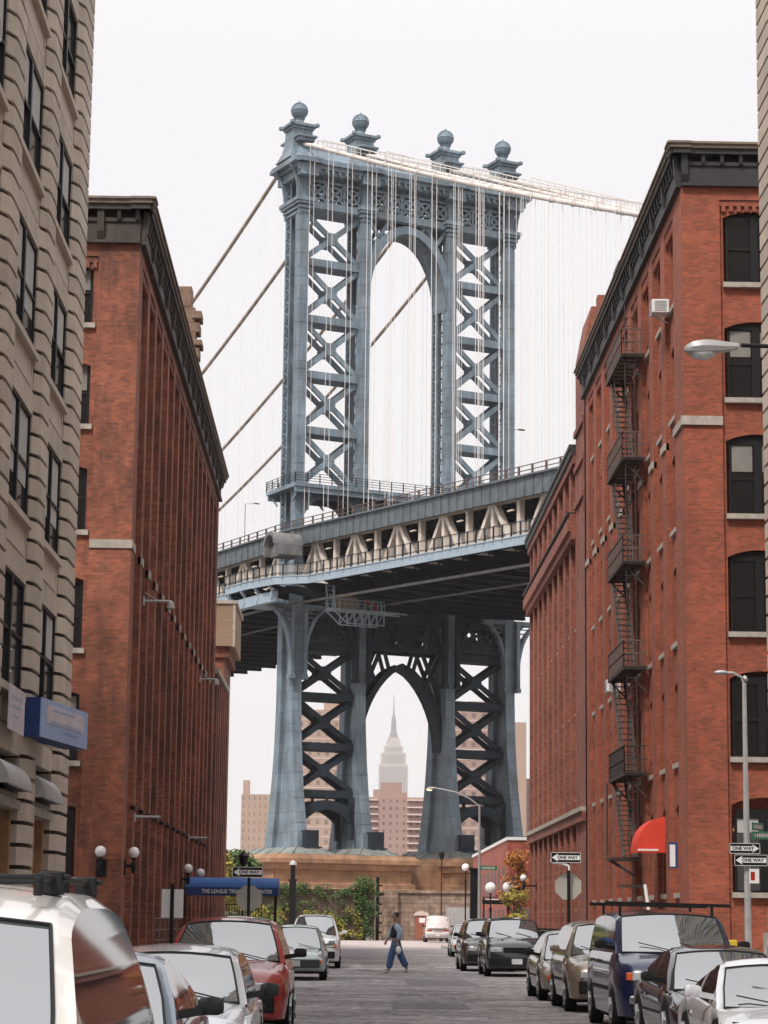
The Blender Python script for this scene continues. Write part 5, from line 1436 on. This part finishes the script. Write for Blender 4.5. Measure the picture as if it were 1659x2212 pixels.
# ------------------------------------------------------------------ signs and poles
def arrow_poly(w_,h,left):
    s = -1 if left else 1; hx = w_/2*.93
    pts = [(s*hx,0),(s*(hx-.2),h*.42),(s*(hx-.16),h*.22),(-s*hx,h*.22),(-s*hx,-h*.22),(s*(hx-.16),-h*.22),(s*(hx-.2),-h*.42)]
    return pts if s > 0 else pts
def strokes(t,x0,x1,h):
    b = MB(); x = x0
    while x < x1: q = random.uniform(.02,.05); b.box(x,x+q,-.014,-.011,-h,h); b.box(x,x+.06,-.014,-.011,random.choice((-h,h*.7)),random.choice((-h*.7,h))) if 0 else None; x += q+.03
    b.build('faded_lettering','farband',t,local=True)
def one_way(label,x,y,z,left,w_=.91,h=.31,rz=0,group=None):
    t = thing('one_way_sign',label,'one way sign',(x,y,z),rz,group)
    b = MB(); b.box(-w_/2,w_/2,-.004,.004,-h/2,h/2); b.build('plate','black',t,local=True)
    b = MB(); b.extr(lambda u_,d,z_:(u_,d,z_),arrow_poly(w_,h,left),-.009,-.005)
    for a in ((-w_/2,w_/2,h/2-.012,h/2),(-w_/2,w_/2,-h/2,-h/2+.012),(-w_/2,-w_/2+.012,-h/2,h/2),(w_/2-.012,w_/2,-h/2,h/2)): b.box(a[0],a[1],-.007,-.0045,a[2],a[3])
    b.build('arrow','white',t,local=True)
    text_part('ONE WAY',.125,'black',t,((.05 if left else -.05),-.0105,0),sx=1.05,bold=.004)
    return t
def octagon(label,x,y,z,r=.40,rz=0):
    t = thing('stop_sign_back',label,'sign back',(x,y,z),rz)
    b = MB(); b.extr(lambda u_,d,z_:(u_,d,z_),[(r*math.cos(math.pi/8+i*math.pi/4),r*math.sin(math.pi/8+i*math.pi/4)) for i in range(8)],-.004,.004)
    b.build('plate','grey_sign',t,local=True)
    b = MB()
    for zz in (-.22,.22): b.lathe([(.015,0),(.015,.02)],(0,-.02,zz),8,axis='y')
    b.build('bolt','galv',t,local=True); return t
def pole(name,label,x,y,h,r=.03,m='black',cat='pole'):
    t = thing(name,label,cat,(x,y,0)); b = MB(); b.tube((0,0,0),(0,0,h),r,8); b.tube((0,0,0),(0,0,.25),r*1.8,8); b.build('shaft',m,t,local=True); return t
pole('sign_pole','black pole carrying the left one way sign and stop sign back',-2.98,70.75,3.35,.045)
one_way('black and white one way sign pointing left on the black pole at the left corner',-3.02,70.6,3.02,True)
octagon('grey back of an octagonal stop sign on the black pole at the left corner',-2.97,70.85,2.25,.41)
pole('sign_pole','dark pole behind the blank white sign on the left pavement',-4.50,60.3,2.5,.05)
ws_ = thing('blank_sign','blank white rectangular sign on a dark pole on the left pavement','sign',(-4.5,60.45,2.0))
b = MB(); b.box(-.28,.28,-.01,.01,-.36,.36); b.build('plate','white',ws_,local=True)
pole('sign_pole','dark pole carrying the one way sign and stop sign back at the right corner',6.72,71.2,3.5,.05)
one_way('one way sign pointing left on the pole at the corner beside the black off roader',6.62,71.05,3.58,True)
octagon('grey octagonal sign back on the pole at the right corner',6.72,71.35,2.72,.43)
# short white arm lamp on that pole
t = thing('arm_lamp','curved white arm fixed above the octagonal sign back at the right corner','arm',(6.72,71.1,3.4))
b = MB(); b.path([(6.72,71.1,3.2),(6.72,71.1,3.33),(6.5,71.1,3.4),(6.24,71.1,3.42),(6.16,71.1,3.52)],.035,8); b.build('arm','white',t)
# right lamp post with signs near the tan pier
t = thing('street_lamp','grey lamp post with cobra head beside the right stone pier, signs clamped to it','street lamp',(11.28,66,0))
b = MB(); b.tube((11.28,66,0),(11.28,66,5.2),.105,10,.085); b.tube((11.28,66,5.2),(11.28,66,8.45),.08,10,.06); b.tube((11.28,66,0),(11.28,66,.9),.15,10); b.build('pole','galv',t)
b = MB(); b.path([(11.28,66,8.4),(11.2,66,8.62),(10.95,66,8.74),(10.75,66,8.74)],.035,8); b.tube((11.28,66,8.55),(11.35,66,8.6),.09,8); b.build('arm','galv',t)
b = MB(); b.sphere((0,0,0),1,12); b.v = [(10.62+v[0]*.2,66+v[1]*.1,8.74+v[2]*.075) for v in b.v]; b.build('lamp_head','galv',t,smooth=True)
one_way('one way sign pointing right, upper of two on the grey lamp post',11.2,65.86,3.75,False,.86,.29)
one_way('one way sign pointing left, lower of two on the grey lamp post',11.36,65.82,3.42,True,.93,.31)
for (dx,z,rz_,lab,tx) in ((.28,4.36,R(55),'angled green street name sign high on the grey lamp post','WATER ST'),(.46,4.12,R(8),'green street name sign facing the camera on the grey lamp post','WASHINGTON ST')):
    s_ = thing('street_name_sign',lab,'street sign',(11.3+dx,65.9,z),rz_)
    b = MB(); b.box(-.38,.38,-.006,.006,-.11,.11); b.build('plate','green_sign',s_,local=True); strokes(s_,-.28,.28,.05)
s_ = thing('parking_sign','small white sign with red print under the one way signs on the lamp post','parking sign',(11.45,65.85,2.98))
b = MB(); b.box(-.14,.14,-.005,.005,-.2,.2); b.build('plate','white',s_,local=True)
b = MB(); b.box(-.1,.02,-.008,-.005,-.12,.12); b.build('print','redlens',s_,local=True)
# grey enclosure, rail, hydrant-sized yellow box
t = thing('plywood_enclosure','grey panelled enclosure with pipe railings at the foot of the right lamp post','enclosure',(12.2,62,0))
b = MB(); b.box(11.35,15,61.9,62,.0,1.42); b.box(11.35,11.45,62,64,0,1.42)
for i in range(5): b.box(11.5+.7*i,11.53+.7*i,61.88,61.9,0,1.42)
b.build('panels','grey_sign',t)
b = MB(); b.tube((11.45,61.8,2.62),(14.5,61.8,2.70),.035,8); b.tube((12.0,61.8,0),(12.0,61.8,2.65),.03,8); b.tube((11.45,61.8,0),(11.45,61.8,1.75),.03,8)
b.tube((11.4,61.7,1.45),(13.5,61.7,1.55),.03,8); b.tube((11.25,61.8,1.9),(10.8,61.8,.0),.03,6); b.tube((11.1,61.7,2.0),(11.15,61.8,.0),.03,6)
b.build('pipe_rails','galv',t)
t = thing('newspaper_box','small yellow newspaper box on the right pavement corner','newspaper box',(9.45,58.2,0.145))
b = MB(); b.box(9.22,9.66,58.1,58.5,.5,1.25); b.build('cabinet','yellow',t,bevel=.02)
b = MB(); b.box(9.28,9.6,58.08,58.1,.8,1.12); b.build('display_window','black',t)
for x in (9.27,9.55):
    for y in (58.15,58.4): b = MB(); b.box(x,x+.06,y,y+.05,.145,.5); b.build('leg','black',t)

# near cobra head lamp, pole out of frame to the right
t = thing('street_lamp','pale cobra head street lamp reaching in from the right edge on a thin black arm','street lamp',(7.4,32,0))
b = MB(); b.tube((7.4,32,0),(7.4,32,9.5),.11,10,.07); b.build('pole','galv',t)
b = MB(); b.path([(7.4,32,9.45),(6.9,32,9.66),(6.2,32,9.73),(5.5,32,9.75)],.032,8); b.build('arm','black',t)
b = MB()
rings = []
for q,(x,wy,zt_,zb_) in enumerate([(5.46,.06,9.78,9.70),(5.3,.09,9.80,9.66),(5.1,.13,9.82,9.64),(4.95,.16,9.815,9.63),(4.8,.145,9.79,9.63),(4.72,.09,9.74,9.64),(4.69,.03,9.70,9.66)]):
    rings.append([(x,32-wy,(zt_+zb_)/2-.02),(x,32-wy*.75,zt_-.02),(x,32,zt_),(x,32+wy*.75,zt_-.02),(x,32+wy,(zt_+zb_)/2-.02),(x,32+wy*.8,zb_),(x,32-wy*.8,zb_)])
b.loft(rings); b.build('lamp_head','dome',t,smooth=True)
b = MB(); b.sphere((0,0,0),1,14); b.v = [(4.95+v[0]*.2,32+v[1]*.12,9.625+min(.1,v[2])*.10) for v in b.v]; b.build('lens','lens',t,smooth=True)
# far lit street lamp
t = thing('street_lamp','tall street lamp with long curved arm and lit head before the bridge pier','street lamp',(7.3,130,0))
b = MB(); b.tube((7.3,130,0),(7.3,130,8.1),.10,8,.06); b.build('pole','galv',t)
b = MB(); b.path([(7.3,130,8.0),(6.7,130,8.45),(6.0,130,8.75),(5.2,130,8.92),(4.9,130,8.95)],.045,8); b.build('arm','galv',t)
b = MB(); b.sphere((0,0,0),1,12); b.v = [(4.65+v[0]*.32,130+v[1]*.15,8.96+v[2]*.09) for v in b.v]; b.build('lamp_head','dome',t,smooth=True)
b = MB(); b.sphere((0,0,0),1,10); b.v = [(4.5+v[0]*.17,130+v[1]*.1,8.90+v[2]*.08) for v in b.v]; b.build('lens','bulb',t,smooth=True)
s_ = thing('street_name_sign','small green street name sign on the far grey lamp pole','street sign',(7.85,129.8,4.6))
b = MB(); b.box(-.5,.42,-.01,.01,-.13,.13); b.build('plate','green_sign',s_,local=True); strokes(s_,-.4,.3,.07)

# globe lamps
def globe_lamp(label,x,y,z,wallx=None,wally=None,r=.18,group='white globe lamps',stem=.5):
    t = thing('globe_lamp',label,'lamp',(x,y,z),0,group)
    b = MB(); b.sphere((x,y,z),r,18); b.build('globe','globe',t,smooth=True)
    b = MB(); b.lathe([(.09,-r-.04),(.07,-r+.02)],(x,y,z),10); b.tube((x,y,z-r-.02),(x,y,z-r-stem),.045,8); b.lathe([(.03,0),(.09,.12),(.09,.3),(.05,.38)],(x,y,z-r-stem),10)
    if wallx is not None: b.bar((x,y,z-r-.25),(wallx,y,z-r-.25),.05,.09); b.box(min(wallx,wallx+.06),max(wallx,wallx+.06),y-.1,y+.1,z-r-.55,z-r-.05)
    if wally is not None: b.bar((x,y,z-r-.25),(x,wally,z-r-.25),.09,.09); b.box(x-.16,x+.16,wally-.06,wally,z-r-.62,z-r-.05)
    b.build('bracket','black',t); return t
globe_lamp('left globe lamp on the front face of the left warehouse',-7.88,74.55,3.70,wally=75)
globe_lamp('globe lamp hung off the street corner of the left warehouse',-6.95,76.0,3.72,wallx=-7.25)
globe_lamp('nearer globe lamp beside the blue canopy',-6.95,102.0,3.78,wallx=-7.25,r=.2)
globe_lamp('farther globe lamp half hidden beside the blue canopy',-6.75,107.4,3.70,wallx=-7.25,r=.2)
globe_lamp('globe lamp at the corner of the lower right warehouse by the orange tree',10.25,136.5,4.2,wallx=10.95,r=.2)
for i,(x,y,z,l_) in enumerate([(8.9,146,3.75,'left'),(10.0,146,3.8,'right')]):
    globe_lamp('%s one of two creamy globe lamps on posts before the low brick building'%l_,x,y,z,r=.34,stem=1.2)
    b = MB(); b.tube((x,y,.13),(x,y,z-1.4),.06,8); b.build('post','black',bpy.data.objects[sorted(o.name for o in bpy.data.objects if o.name.startswith('globe_lamp'))[-1]])
globe_lamp('small orange tinted globe lamp farther off left of the green sign pole',9.3,185,5.9,r=.3,stem=1.0)
b = MB(); b.tube((9.3,185,0),(9.3,185,4.7),.06,8); b.build('post','black',bpy.data.objects[sorted(o.name for o in bpy.data.objects if o.name.startswith('globe_lamp'))[-1]])
def lantern(label,x,y,h,m='black',s=1.0):
    t = thing('lantern_post',label,'lantern post',(x,y,0))
    b = MB(); b.tube((x,y,0),(x,y,h-.6*s),.055,8,.04); b.lathe([(.16,0),(.14,.5),(.07,.9)],(x,y,0),10); b.build('post',m,t)
    b = MB(); b.lathe([(.10*s,-.62*s),(.19*s,-.5*s),(.24*s,-.12*s),(.3*s,-.1*s),(.12*s,.05*s),(.04*s,.15*s)],(x,y,h-.05),8); b.build('lantern',m,t)
lantern('black lantern post seen above the left one way sign',-5.35,120,5.0,s=1.0)
t = thing('dark_column','thick black square pillar with a small cap in front of the ivy covered wall','column',(-4.1,175,0))
b = MB(); b.box(-4.35,-3.85,174.8,175.3,0,4.6); b.box(-4.28,-3.92,174.9,175.2,4.6,5.7); b.box(-4.42,-3.78,174.75,175.35,4.5,4.65); b.build('shaft','black',t)
b = MB(); b.lathe([(.3,5.7),(.26,5.85),(.06,6.05)],(-4.1,175.05,0),10); b.build('cap','galv',t)
t = thing('dark_column','thick black square column standing before the far stone wall','column',(8.1,150,0))
b = MB(); b.box(7.85,8.4,150,150.5,0,4.9); b.box(7.75,8.5,149.9,150.6,4.9,5.05); b.box(7.75,8.5,149.9,150.6,0,.5); b.build('shaft','black',t)
lantern('slim grey lantern post in front of the masonry pier',8.0,200,7.6,'black',1.1)
t = thing('street_frame','black horizontal sign frame on posts near the low brick building','sign frame',(9.2,148,0))
b = MB(); b.bar((8.5,148,2.9),(10.6,148,2.9),.12,.28); b.bar((8.5,148,3.2),(10.6,148,3.2),.05,.05); b.tube((8.6,148,0),(8.6,148,3.2),.05,8); b.tube((10.5,148,0),(10.5,148,3.2),.05,8); b.build('frame','black',t)
b = MB(); b.box(8.7,10.4,147.9,147.93,3.02,3.07); b.build('strip','white',t)

# ------------------------------------------------------------------ canopies and awning
t = thing('entrance_canopy','long blue barrel canopy with white lettering reaching over the left pavement','canopy',(-5.2,105,0))
n = 10; x0,x1 = -7.25,-3.12
r_ = []
for i in range(n+1):
    a_ = math.pi*i/n; r_.append((105.95-.95*math.cos(a_), 3.02+.46*math.sin(a_)))
b = MB(); b.loft([[(x0,y,z),(x1,y,z)] for y,z in r_],cap=False,close=False)
b.add([(x1,y,z) for y,z in r_],[tuple(range(len(r_)))]); b.build('canvas_top','blue',t,smooth=True)
b = MB(); b.box(x0,x1,104.98,105.0,2.68,3.04); b.box(x0,x1,106.9,106.92,2.68,3.04); b.box(x1-.01,x1+.01,105,106.9,2.68,3.04); b.build('valance','blueD',t)
text_part('THE LEAGUE TREATMENT CENTER',.235,'white',t,(-4.95,104.965,2.85),sx=.86,bold=.004,local=False)
for y in (105.1,106.8):
    b = MB(); b.tube((-3.25,y,.13),(-3.25,y,3.0),.035,8); b.build('canopy_post','black',t)
t = thing('awning','small bright red quarter dome awning over a door of the right warehouse','awning',(10.9,81.2,4.2))
b = MB(); rings = []
for i in range(9):
    a_ = math.pi/2*i/8; d = .98*math.cos(a_); h = 1.05*math.sin(a_)
    rings.append([(10.95-d,80.5,4.22+h),(10.95-d,82.3,4.22+h)])
b.loft(rings,cap=False,close=False)
for y in (80.5,82.3): b.add([(10.95,y,4.22)]+[(10.95-.98*math.cos(math.pi/2*i/8),y,4.22+1.05*math.sin(math.pi/2*i/8)) for i in range(9)],[tuple(range(10))])
b.build('canvas','redcanvas',t)
b = MB(); b.box(9.955,9.975,80.5,82.3,4.05,4.23); b.box(9.96,10.95,80.49,80.5,4.05,4.23); b.build('valance','redcanvas',t)
b = MB(); b.box(9.99,10.7,80.478,80.488,4.11,4.17); b.build('lettering','white',t)
t = thing('blade_sign','small blue and white vertical sign on a pilaster of the right warehouse','sign',(10.8,77.3,3.8))
b = MB(); b.box(10.62,10.92,77.3,77.36,3.45,4.3); b.build('board','blueD',t); b = MB(); b.box(10.65,10.83,77.285,77.3,3.5,4.22); b.build('face','white',t)
# leaning white board in the doorway
t = thing('leaning_pole','white pole leaning in the doorway under the red awning','pole',(10.7,79.6,0.13))
b = MB(); b.tube((10.5,79.6,.13),(10.15,79.9,2.95),.06,8); b.build('pole','white',t)

# ------------------------------------------------------------------ fire escape on the right warehouse
t = thing('fire_escape','rusty black iron fire escape zigzagging down the right warehouse','fire escape',(10.5,88,4))
X0,X1 = 10.1,10.95
lv = [3.95+.5, 7.1, 11.0, 14.95, 18.9, 22.9]
Y0,Y1 = 85.2,90.2
for i,z in enumerate(lv):
    if i == 0: continue
    b = MB()
    for k in range(9): b.box(X0,X1,Y0+(Y1-Y0)*k/8-.05,Y0+(Y1-Y0)*k/8+.05,z-.04,z)
    for k in range(12): x = X0+(X1-X0)*k/11; b.box(x-.03,x+.03,Y0,Y1,z,z+.02)
    b.box(X0-.04,X0+.04,Y0,Y1,z-.12,z+.02); b.box(X0,X1,Y0-.03,Y0+.03,z-.1,z+.02); b.box(X0,X1,Y1-.03,Y1+.03,z-.1,z+.02)
    for y in (Y0+.2,Y1-.2): b.bar((X0,y,z-.05),(X1,y,z-.9),.06,.06,(0,1,0))
    pf = b.build('platform','iron',t)
    b = MB()
    for k in range(34):
        y = Y0+(Y1-Y0)*k/33; b.box(X0-.015,X0+.015,y-.015,y+.015,z,z+.98)
    for k in range(7):
        x = X0+(X1-X0)*k/7; b.box(x-.015,x+.015,Y0-.015,Y0+.015,z,z+.98); b.box(x-.015,x+.015,Y1-.015,Y1+.015,z,z+.98)
    for zz in (z+.98,z+.5): b.box(X0-.03,X0+.03,Y0,Y1,zz-.025,zz+.025); b.box(X0,X1,Y0-.025,Y0+.025,zz-.025,zz+.025); b.box(X0,X1,Y1-.025,Y1+.025,zz-.025,zz+.025)
    b.build('railing','ironL' if i>1 else 'iron',t)
    b = MB()     # stair down to the next level
    zl = lv[i-1] if i > 1 else 4.0
    ya_,yb_ = (Y1-.8,Y0+.9)
    for x in (10.18,10.62):
        b.bar((x,ya_,z),(x,yb_,zl+.05),.03,.12,(1,0,0)); b.bar((x,ya_,z+.85),(x,yb_,zl+.9),.03,.03,(1,0,0))
    for k in range(16):
        q = (k+.5)/16; b.box(10.18,10.62,lerp(ya_,yb_,q)-.1,lerp(ya_,yb_,q)+.1,lerp(z,zl,q)-.015,lerp(z,zl,q)+.015)
    b.build('stair','iron',t)
b = MB()      # gooseneck ladder at the end and counterweight ladder
for x in (10.25,10.6): b.tube((x,85.35,4.4),(x,85.35,24.9),.022,6)
z = 4.5
while z < 24.8: b.tube((10.25,85.35,z),(10.6,85.35,z),.014,5); z += .32
for x in (10.0,10.95): b.tube((x,90.1,7.0),(x,90.1,4.2),.03,6)
b.box(9.95,11.0,88.2,90.2,4.0,4.1); b.bar((9.98,90.1,4.1),(10.6,86.6,3.4),.05,.1); b.box(10.0,10.95,86.4,86.8,2.95,3.05)
b.build('ladder','iron',t)

# ------------------------------------------------------------------ far end: stone wall, ivy, toilet, bollards
t = thing('stone_wall','rough stone retaining wall closing the street below the bridge pier','wall',(5,206,0))
b = MB(); b.box(-9,16,205.5,206.5,0,4.1); b.box(-9,16,205.3,206.6,4.1,4.35); b.box(3.2,4.4,204.9,205.5,0,4.3); b.box(-9,3,205.2,205.5,0,.5)
b.build('stonework','rubble',t)
t = thing('metal_gate','pale grey metal sheet gate in the stone wall beside the white van','gate',(9.6,205,0))
b = MB(); b.box(8.6,11.2,205.1,205.25,0,2.9)
for i in range(8): b.box(8.6+.33*i,8.66+.33*i,205.05,205.1,0,2.9)
b.build('sheet','galv',t)
t = thing('portable_toilet','brown plastic portable toilet against the stone wall','portable toilet',(6.4,203,0))
b = MB(); b.box(5.85,7.0,202.6,203.8,.1,2.15); b.build('cabin','potty',t,bevel=.05)
b = MB(); b.extr(lambda u_,d,z_:(u_,d,z_),[(5.75,2.15),(7.1,2.15),(6.95,2.4),(6.42,2.55),(5.9,2.4)],202.5,203.9); b.build('roof','farband',t)
b = MB(); b.box(6.2,6.75,202.57,202.6,1.55,1.95); b.build('notice','white',t)
b = MB(); b.box(6.02,6.83,202.575,202.595,.2,2.05); b.box(6.7,6.76,202.5,202.58,1.05,1.2); b.build('door','potty',t)
t = thing('iron_gate_post','tall dark gate post with hinges at the end of the ivy wall','gate post',(3.0,203,0))
b = MB(); b.box(2.45,2.75,202.8,203.1,0,5.4); 
for i in range(6): b.box(2.75,3.0,202.85,203.05,.6+.8*i,.75+.8*i)
b.build('post','black',t)
t = thing('notice_board','small pale blue notice on the ivy wall','notice',(-1.9,199.5,1.0))
b = MB(); b.box(-2.3,-1.45,199.4,199.45,.5,1.7); b.box(-1.92,-1.86,199.45,199.5,0,.5); b.build('board','blueP',t)
t = thing('concrete_block','small pale concrete block at the foot of the gate post','block',(1.9,200,0))
b = MB(); b.box(1.6,2.2,200,200.6,0,.7); b.loft([[(1.65,200.05,.7),(2.15,200.05,.7),(2.15,200.55,.7),(1.65,200.55,.7)],[(1.8,200.2,.9),(2.0,200.2,.9),(2.0,200.4,.9),(1.8,200.4,.9)]]); b.build('block','white',t)

# ------------------------------------------------------------------ vegetation
def leaves(b, c, rad, n, s, flat=1.0):
    for i in range(n):
        while True:
            p = Vector((random.uniform(-1,1),random.uniform(-1,1),random.uniform(-1,1)))
            if .25 < p.length < 1: break
        p = Vector((c[0]+p.x*rad[0],c[1]+p.y*rad[1],c[2]+p.z*rad[2]))
        d = Vector((random.gauss(0,1),random.gauss(0,1),random.gauss(0,.6))).normalized(); e = d.orthogonal().normalized()
        q = random.uniform(.6,1.3)*s
        b.add([p-d*q,p+e*q*.5,p+d*q,p-e*q*.5],[(0,1,2,3)])
def tree(name,label,x,y,h,cr,leafm,n=1400,ls=.16,trunk=.14,base=.3,group=None,clumps=14,cat='tree'):
    t = thing(name,label,cat,(x,y,0),0,group)
    b = MB(); b.tube((x,y,0),(x+.1,y,h*.45),trunk,8,trunk*.6); cl = []
    for i in range(clumps):
        a_ = random.uniform(0,6.28); rr = cr*random.uniform(.15,.8); z = h*random.uniform(base+.1,.93)
        k = 1-.5*abs(z/h-.6)
        c = (x+rr*k*math.cos(a_),y+rr*k*math.sin(a_),z); cl.append(c)
        b.tube((x+.1*(z/h),y,min(h*.45,z*.6)),c,trunk*.35,5,trunk*.1)
    b.build('trunk','bark',t)
    b = MB()
    for c in cl: leaves(b,c,(cr*.36,cr*.36,cr*.28),n//clumps,ls)
    b.build('crown',leafm,t,fix=False); return t
tree('street_tree','slender tree with orange and yellow autumn leaves beside the low brick building',10.35,144.5,6.3,1.25,'leafO',900,.13)
tree('street_tree','small green tree at the foot of the orange tree',10.2,143.2,4.0,1.0,'leafY',600,.12,group=None)
for i,(x,y,h,c,m) in enumerate([(-14.5,236,8.4,3.2,'leafY'),(-11.4,246,9.4,3.2,'leafG'),(-11.6,228,6.0,2.6,'leafY'),(-17.5,250,10.2,3.6,'leafG')]):
    tree('park_tree',['yellow green autumn tree left of the masonry pier, tallest yellow one','green tree behind the yellow ones left of the pier','low yellow tree at the far end of the left pavement','dark green tree mostly hidden behind the left warehouse'][i],x,y,h,c,m,2200,.3)
# ivy and shrubs over the fence wall on the left
t = thing('ivy_fence','tall fence overgrown with green ivy and vines at the end of the street','hedge',(-2,200,0))
b = MB(); b.box(-9,2.3,200.4,200.5,0,4.3)
for i in range(24): b.box(-9+.48*i,-8.95+.48*i,200.3,200.4,0,4.5)
b.build('fence_boards','bark',t)
b = MB()
for i in range(120):
    x = random.uniform(-8.5,1.6); z = random.choice([random.uniform(3.6,4.6),random.uniform(.3,1.8),random.uniform(.3,4.4)])
    leaves(b,(x,200.1,z),(.5,.25,.4),45,.11)
for i in range(40): leaves(b,(1.5+random.uniform(-.7,.8),200.0,random.uniform(.4,5.2)),(.45,.3,.5),60,.12)
b.build('ivy','leafG',t,fix=False)
b = MB()
for i in range(60): leaves(b,(random.uniform(-8.5,1.2),199.7,random.uniform(.2,2.6)),(.45,.25,.4),38,.1)
b.build('yellowing_vines','leafY',t,fix=False)
t = thing('shrub','row of low dark green shrubs between the canopy and the ivy fence','shrub',(-5.5,150,0))
b = MB()
for i in range(26): leaves(b,(random.uniform(-8,-4.6),random.uniform(150,165),random.uniform(.3,1.9)),(.6,.6,.45),110,.1)
b.build('foliage','leafG',t,fix=False)
t = thing('dark_gate','dark iron gate with curled bars between the left warehouse and the shrubs','gate',(-6.2,140,0))
b = MB()
for i in range(14): b.tube((-7.2+.16*i,140,0),(-7.2+.16*i,140,2.6),.02,5)
for z in (.4,1.5,2.5): b.bar((-7.25,140,z),(-5.05,140,z),.05,.05)
b.build('bars','black',t)
# metal guard rail frames on the left pavement near the blank sign
t = thing('stair_railing','pale metal stair railing against the left warehouse behind the blank sign','railing',(-6.0,78,0))
b = MB()
for z in (.9,1.25,1.62): b.tube((-6.3,77,z),(-6.3,90,z),.025,6)
for i in range(8): b.tube((-6.3,77+1.8*i,.13),(-6.3,77+1.8*i,1.62),.03,6)
b.build('rails','ironL',t)
# lift unused window prototypes out of the scene
for o in [o for o in bpy.data.objects if o.name.startswith('window') and o.parent is None]:
    for c in list(o.children): bpy.data.objects.remove(c)
    bpy.data.objects.remove(o)
# ------------------------------------------------------------------ haze
b = MB(); b.box(-1500,1500,-60,5100,-3,560)
hz = b.build('haze','white'); hz.data.materials.clear()
hm = bpy.data.materials.new('city_haze'); hm.use_nodes = True; nt = hm.node_tree; nt.nodes.clear()
pv = nt.nodes.new('ShaderNodeVolumePrincipled'); pv.inputs['Color'].default_value = (.96,.93,.93,1); pv.inputs['Density'].default_value = HAZE = 0.00008
pv.inputs['Anisotropy'].default_value = 0.2
oo = nt.nodes.new('ShaderNodeOutputMaterial'); nt.links.new(pv.outputs[0], oo.inputs['Volume'])
hz.data.materials.append(hm); tag(hz, kind='stuff')
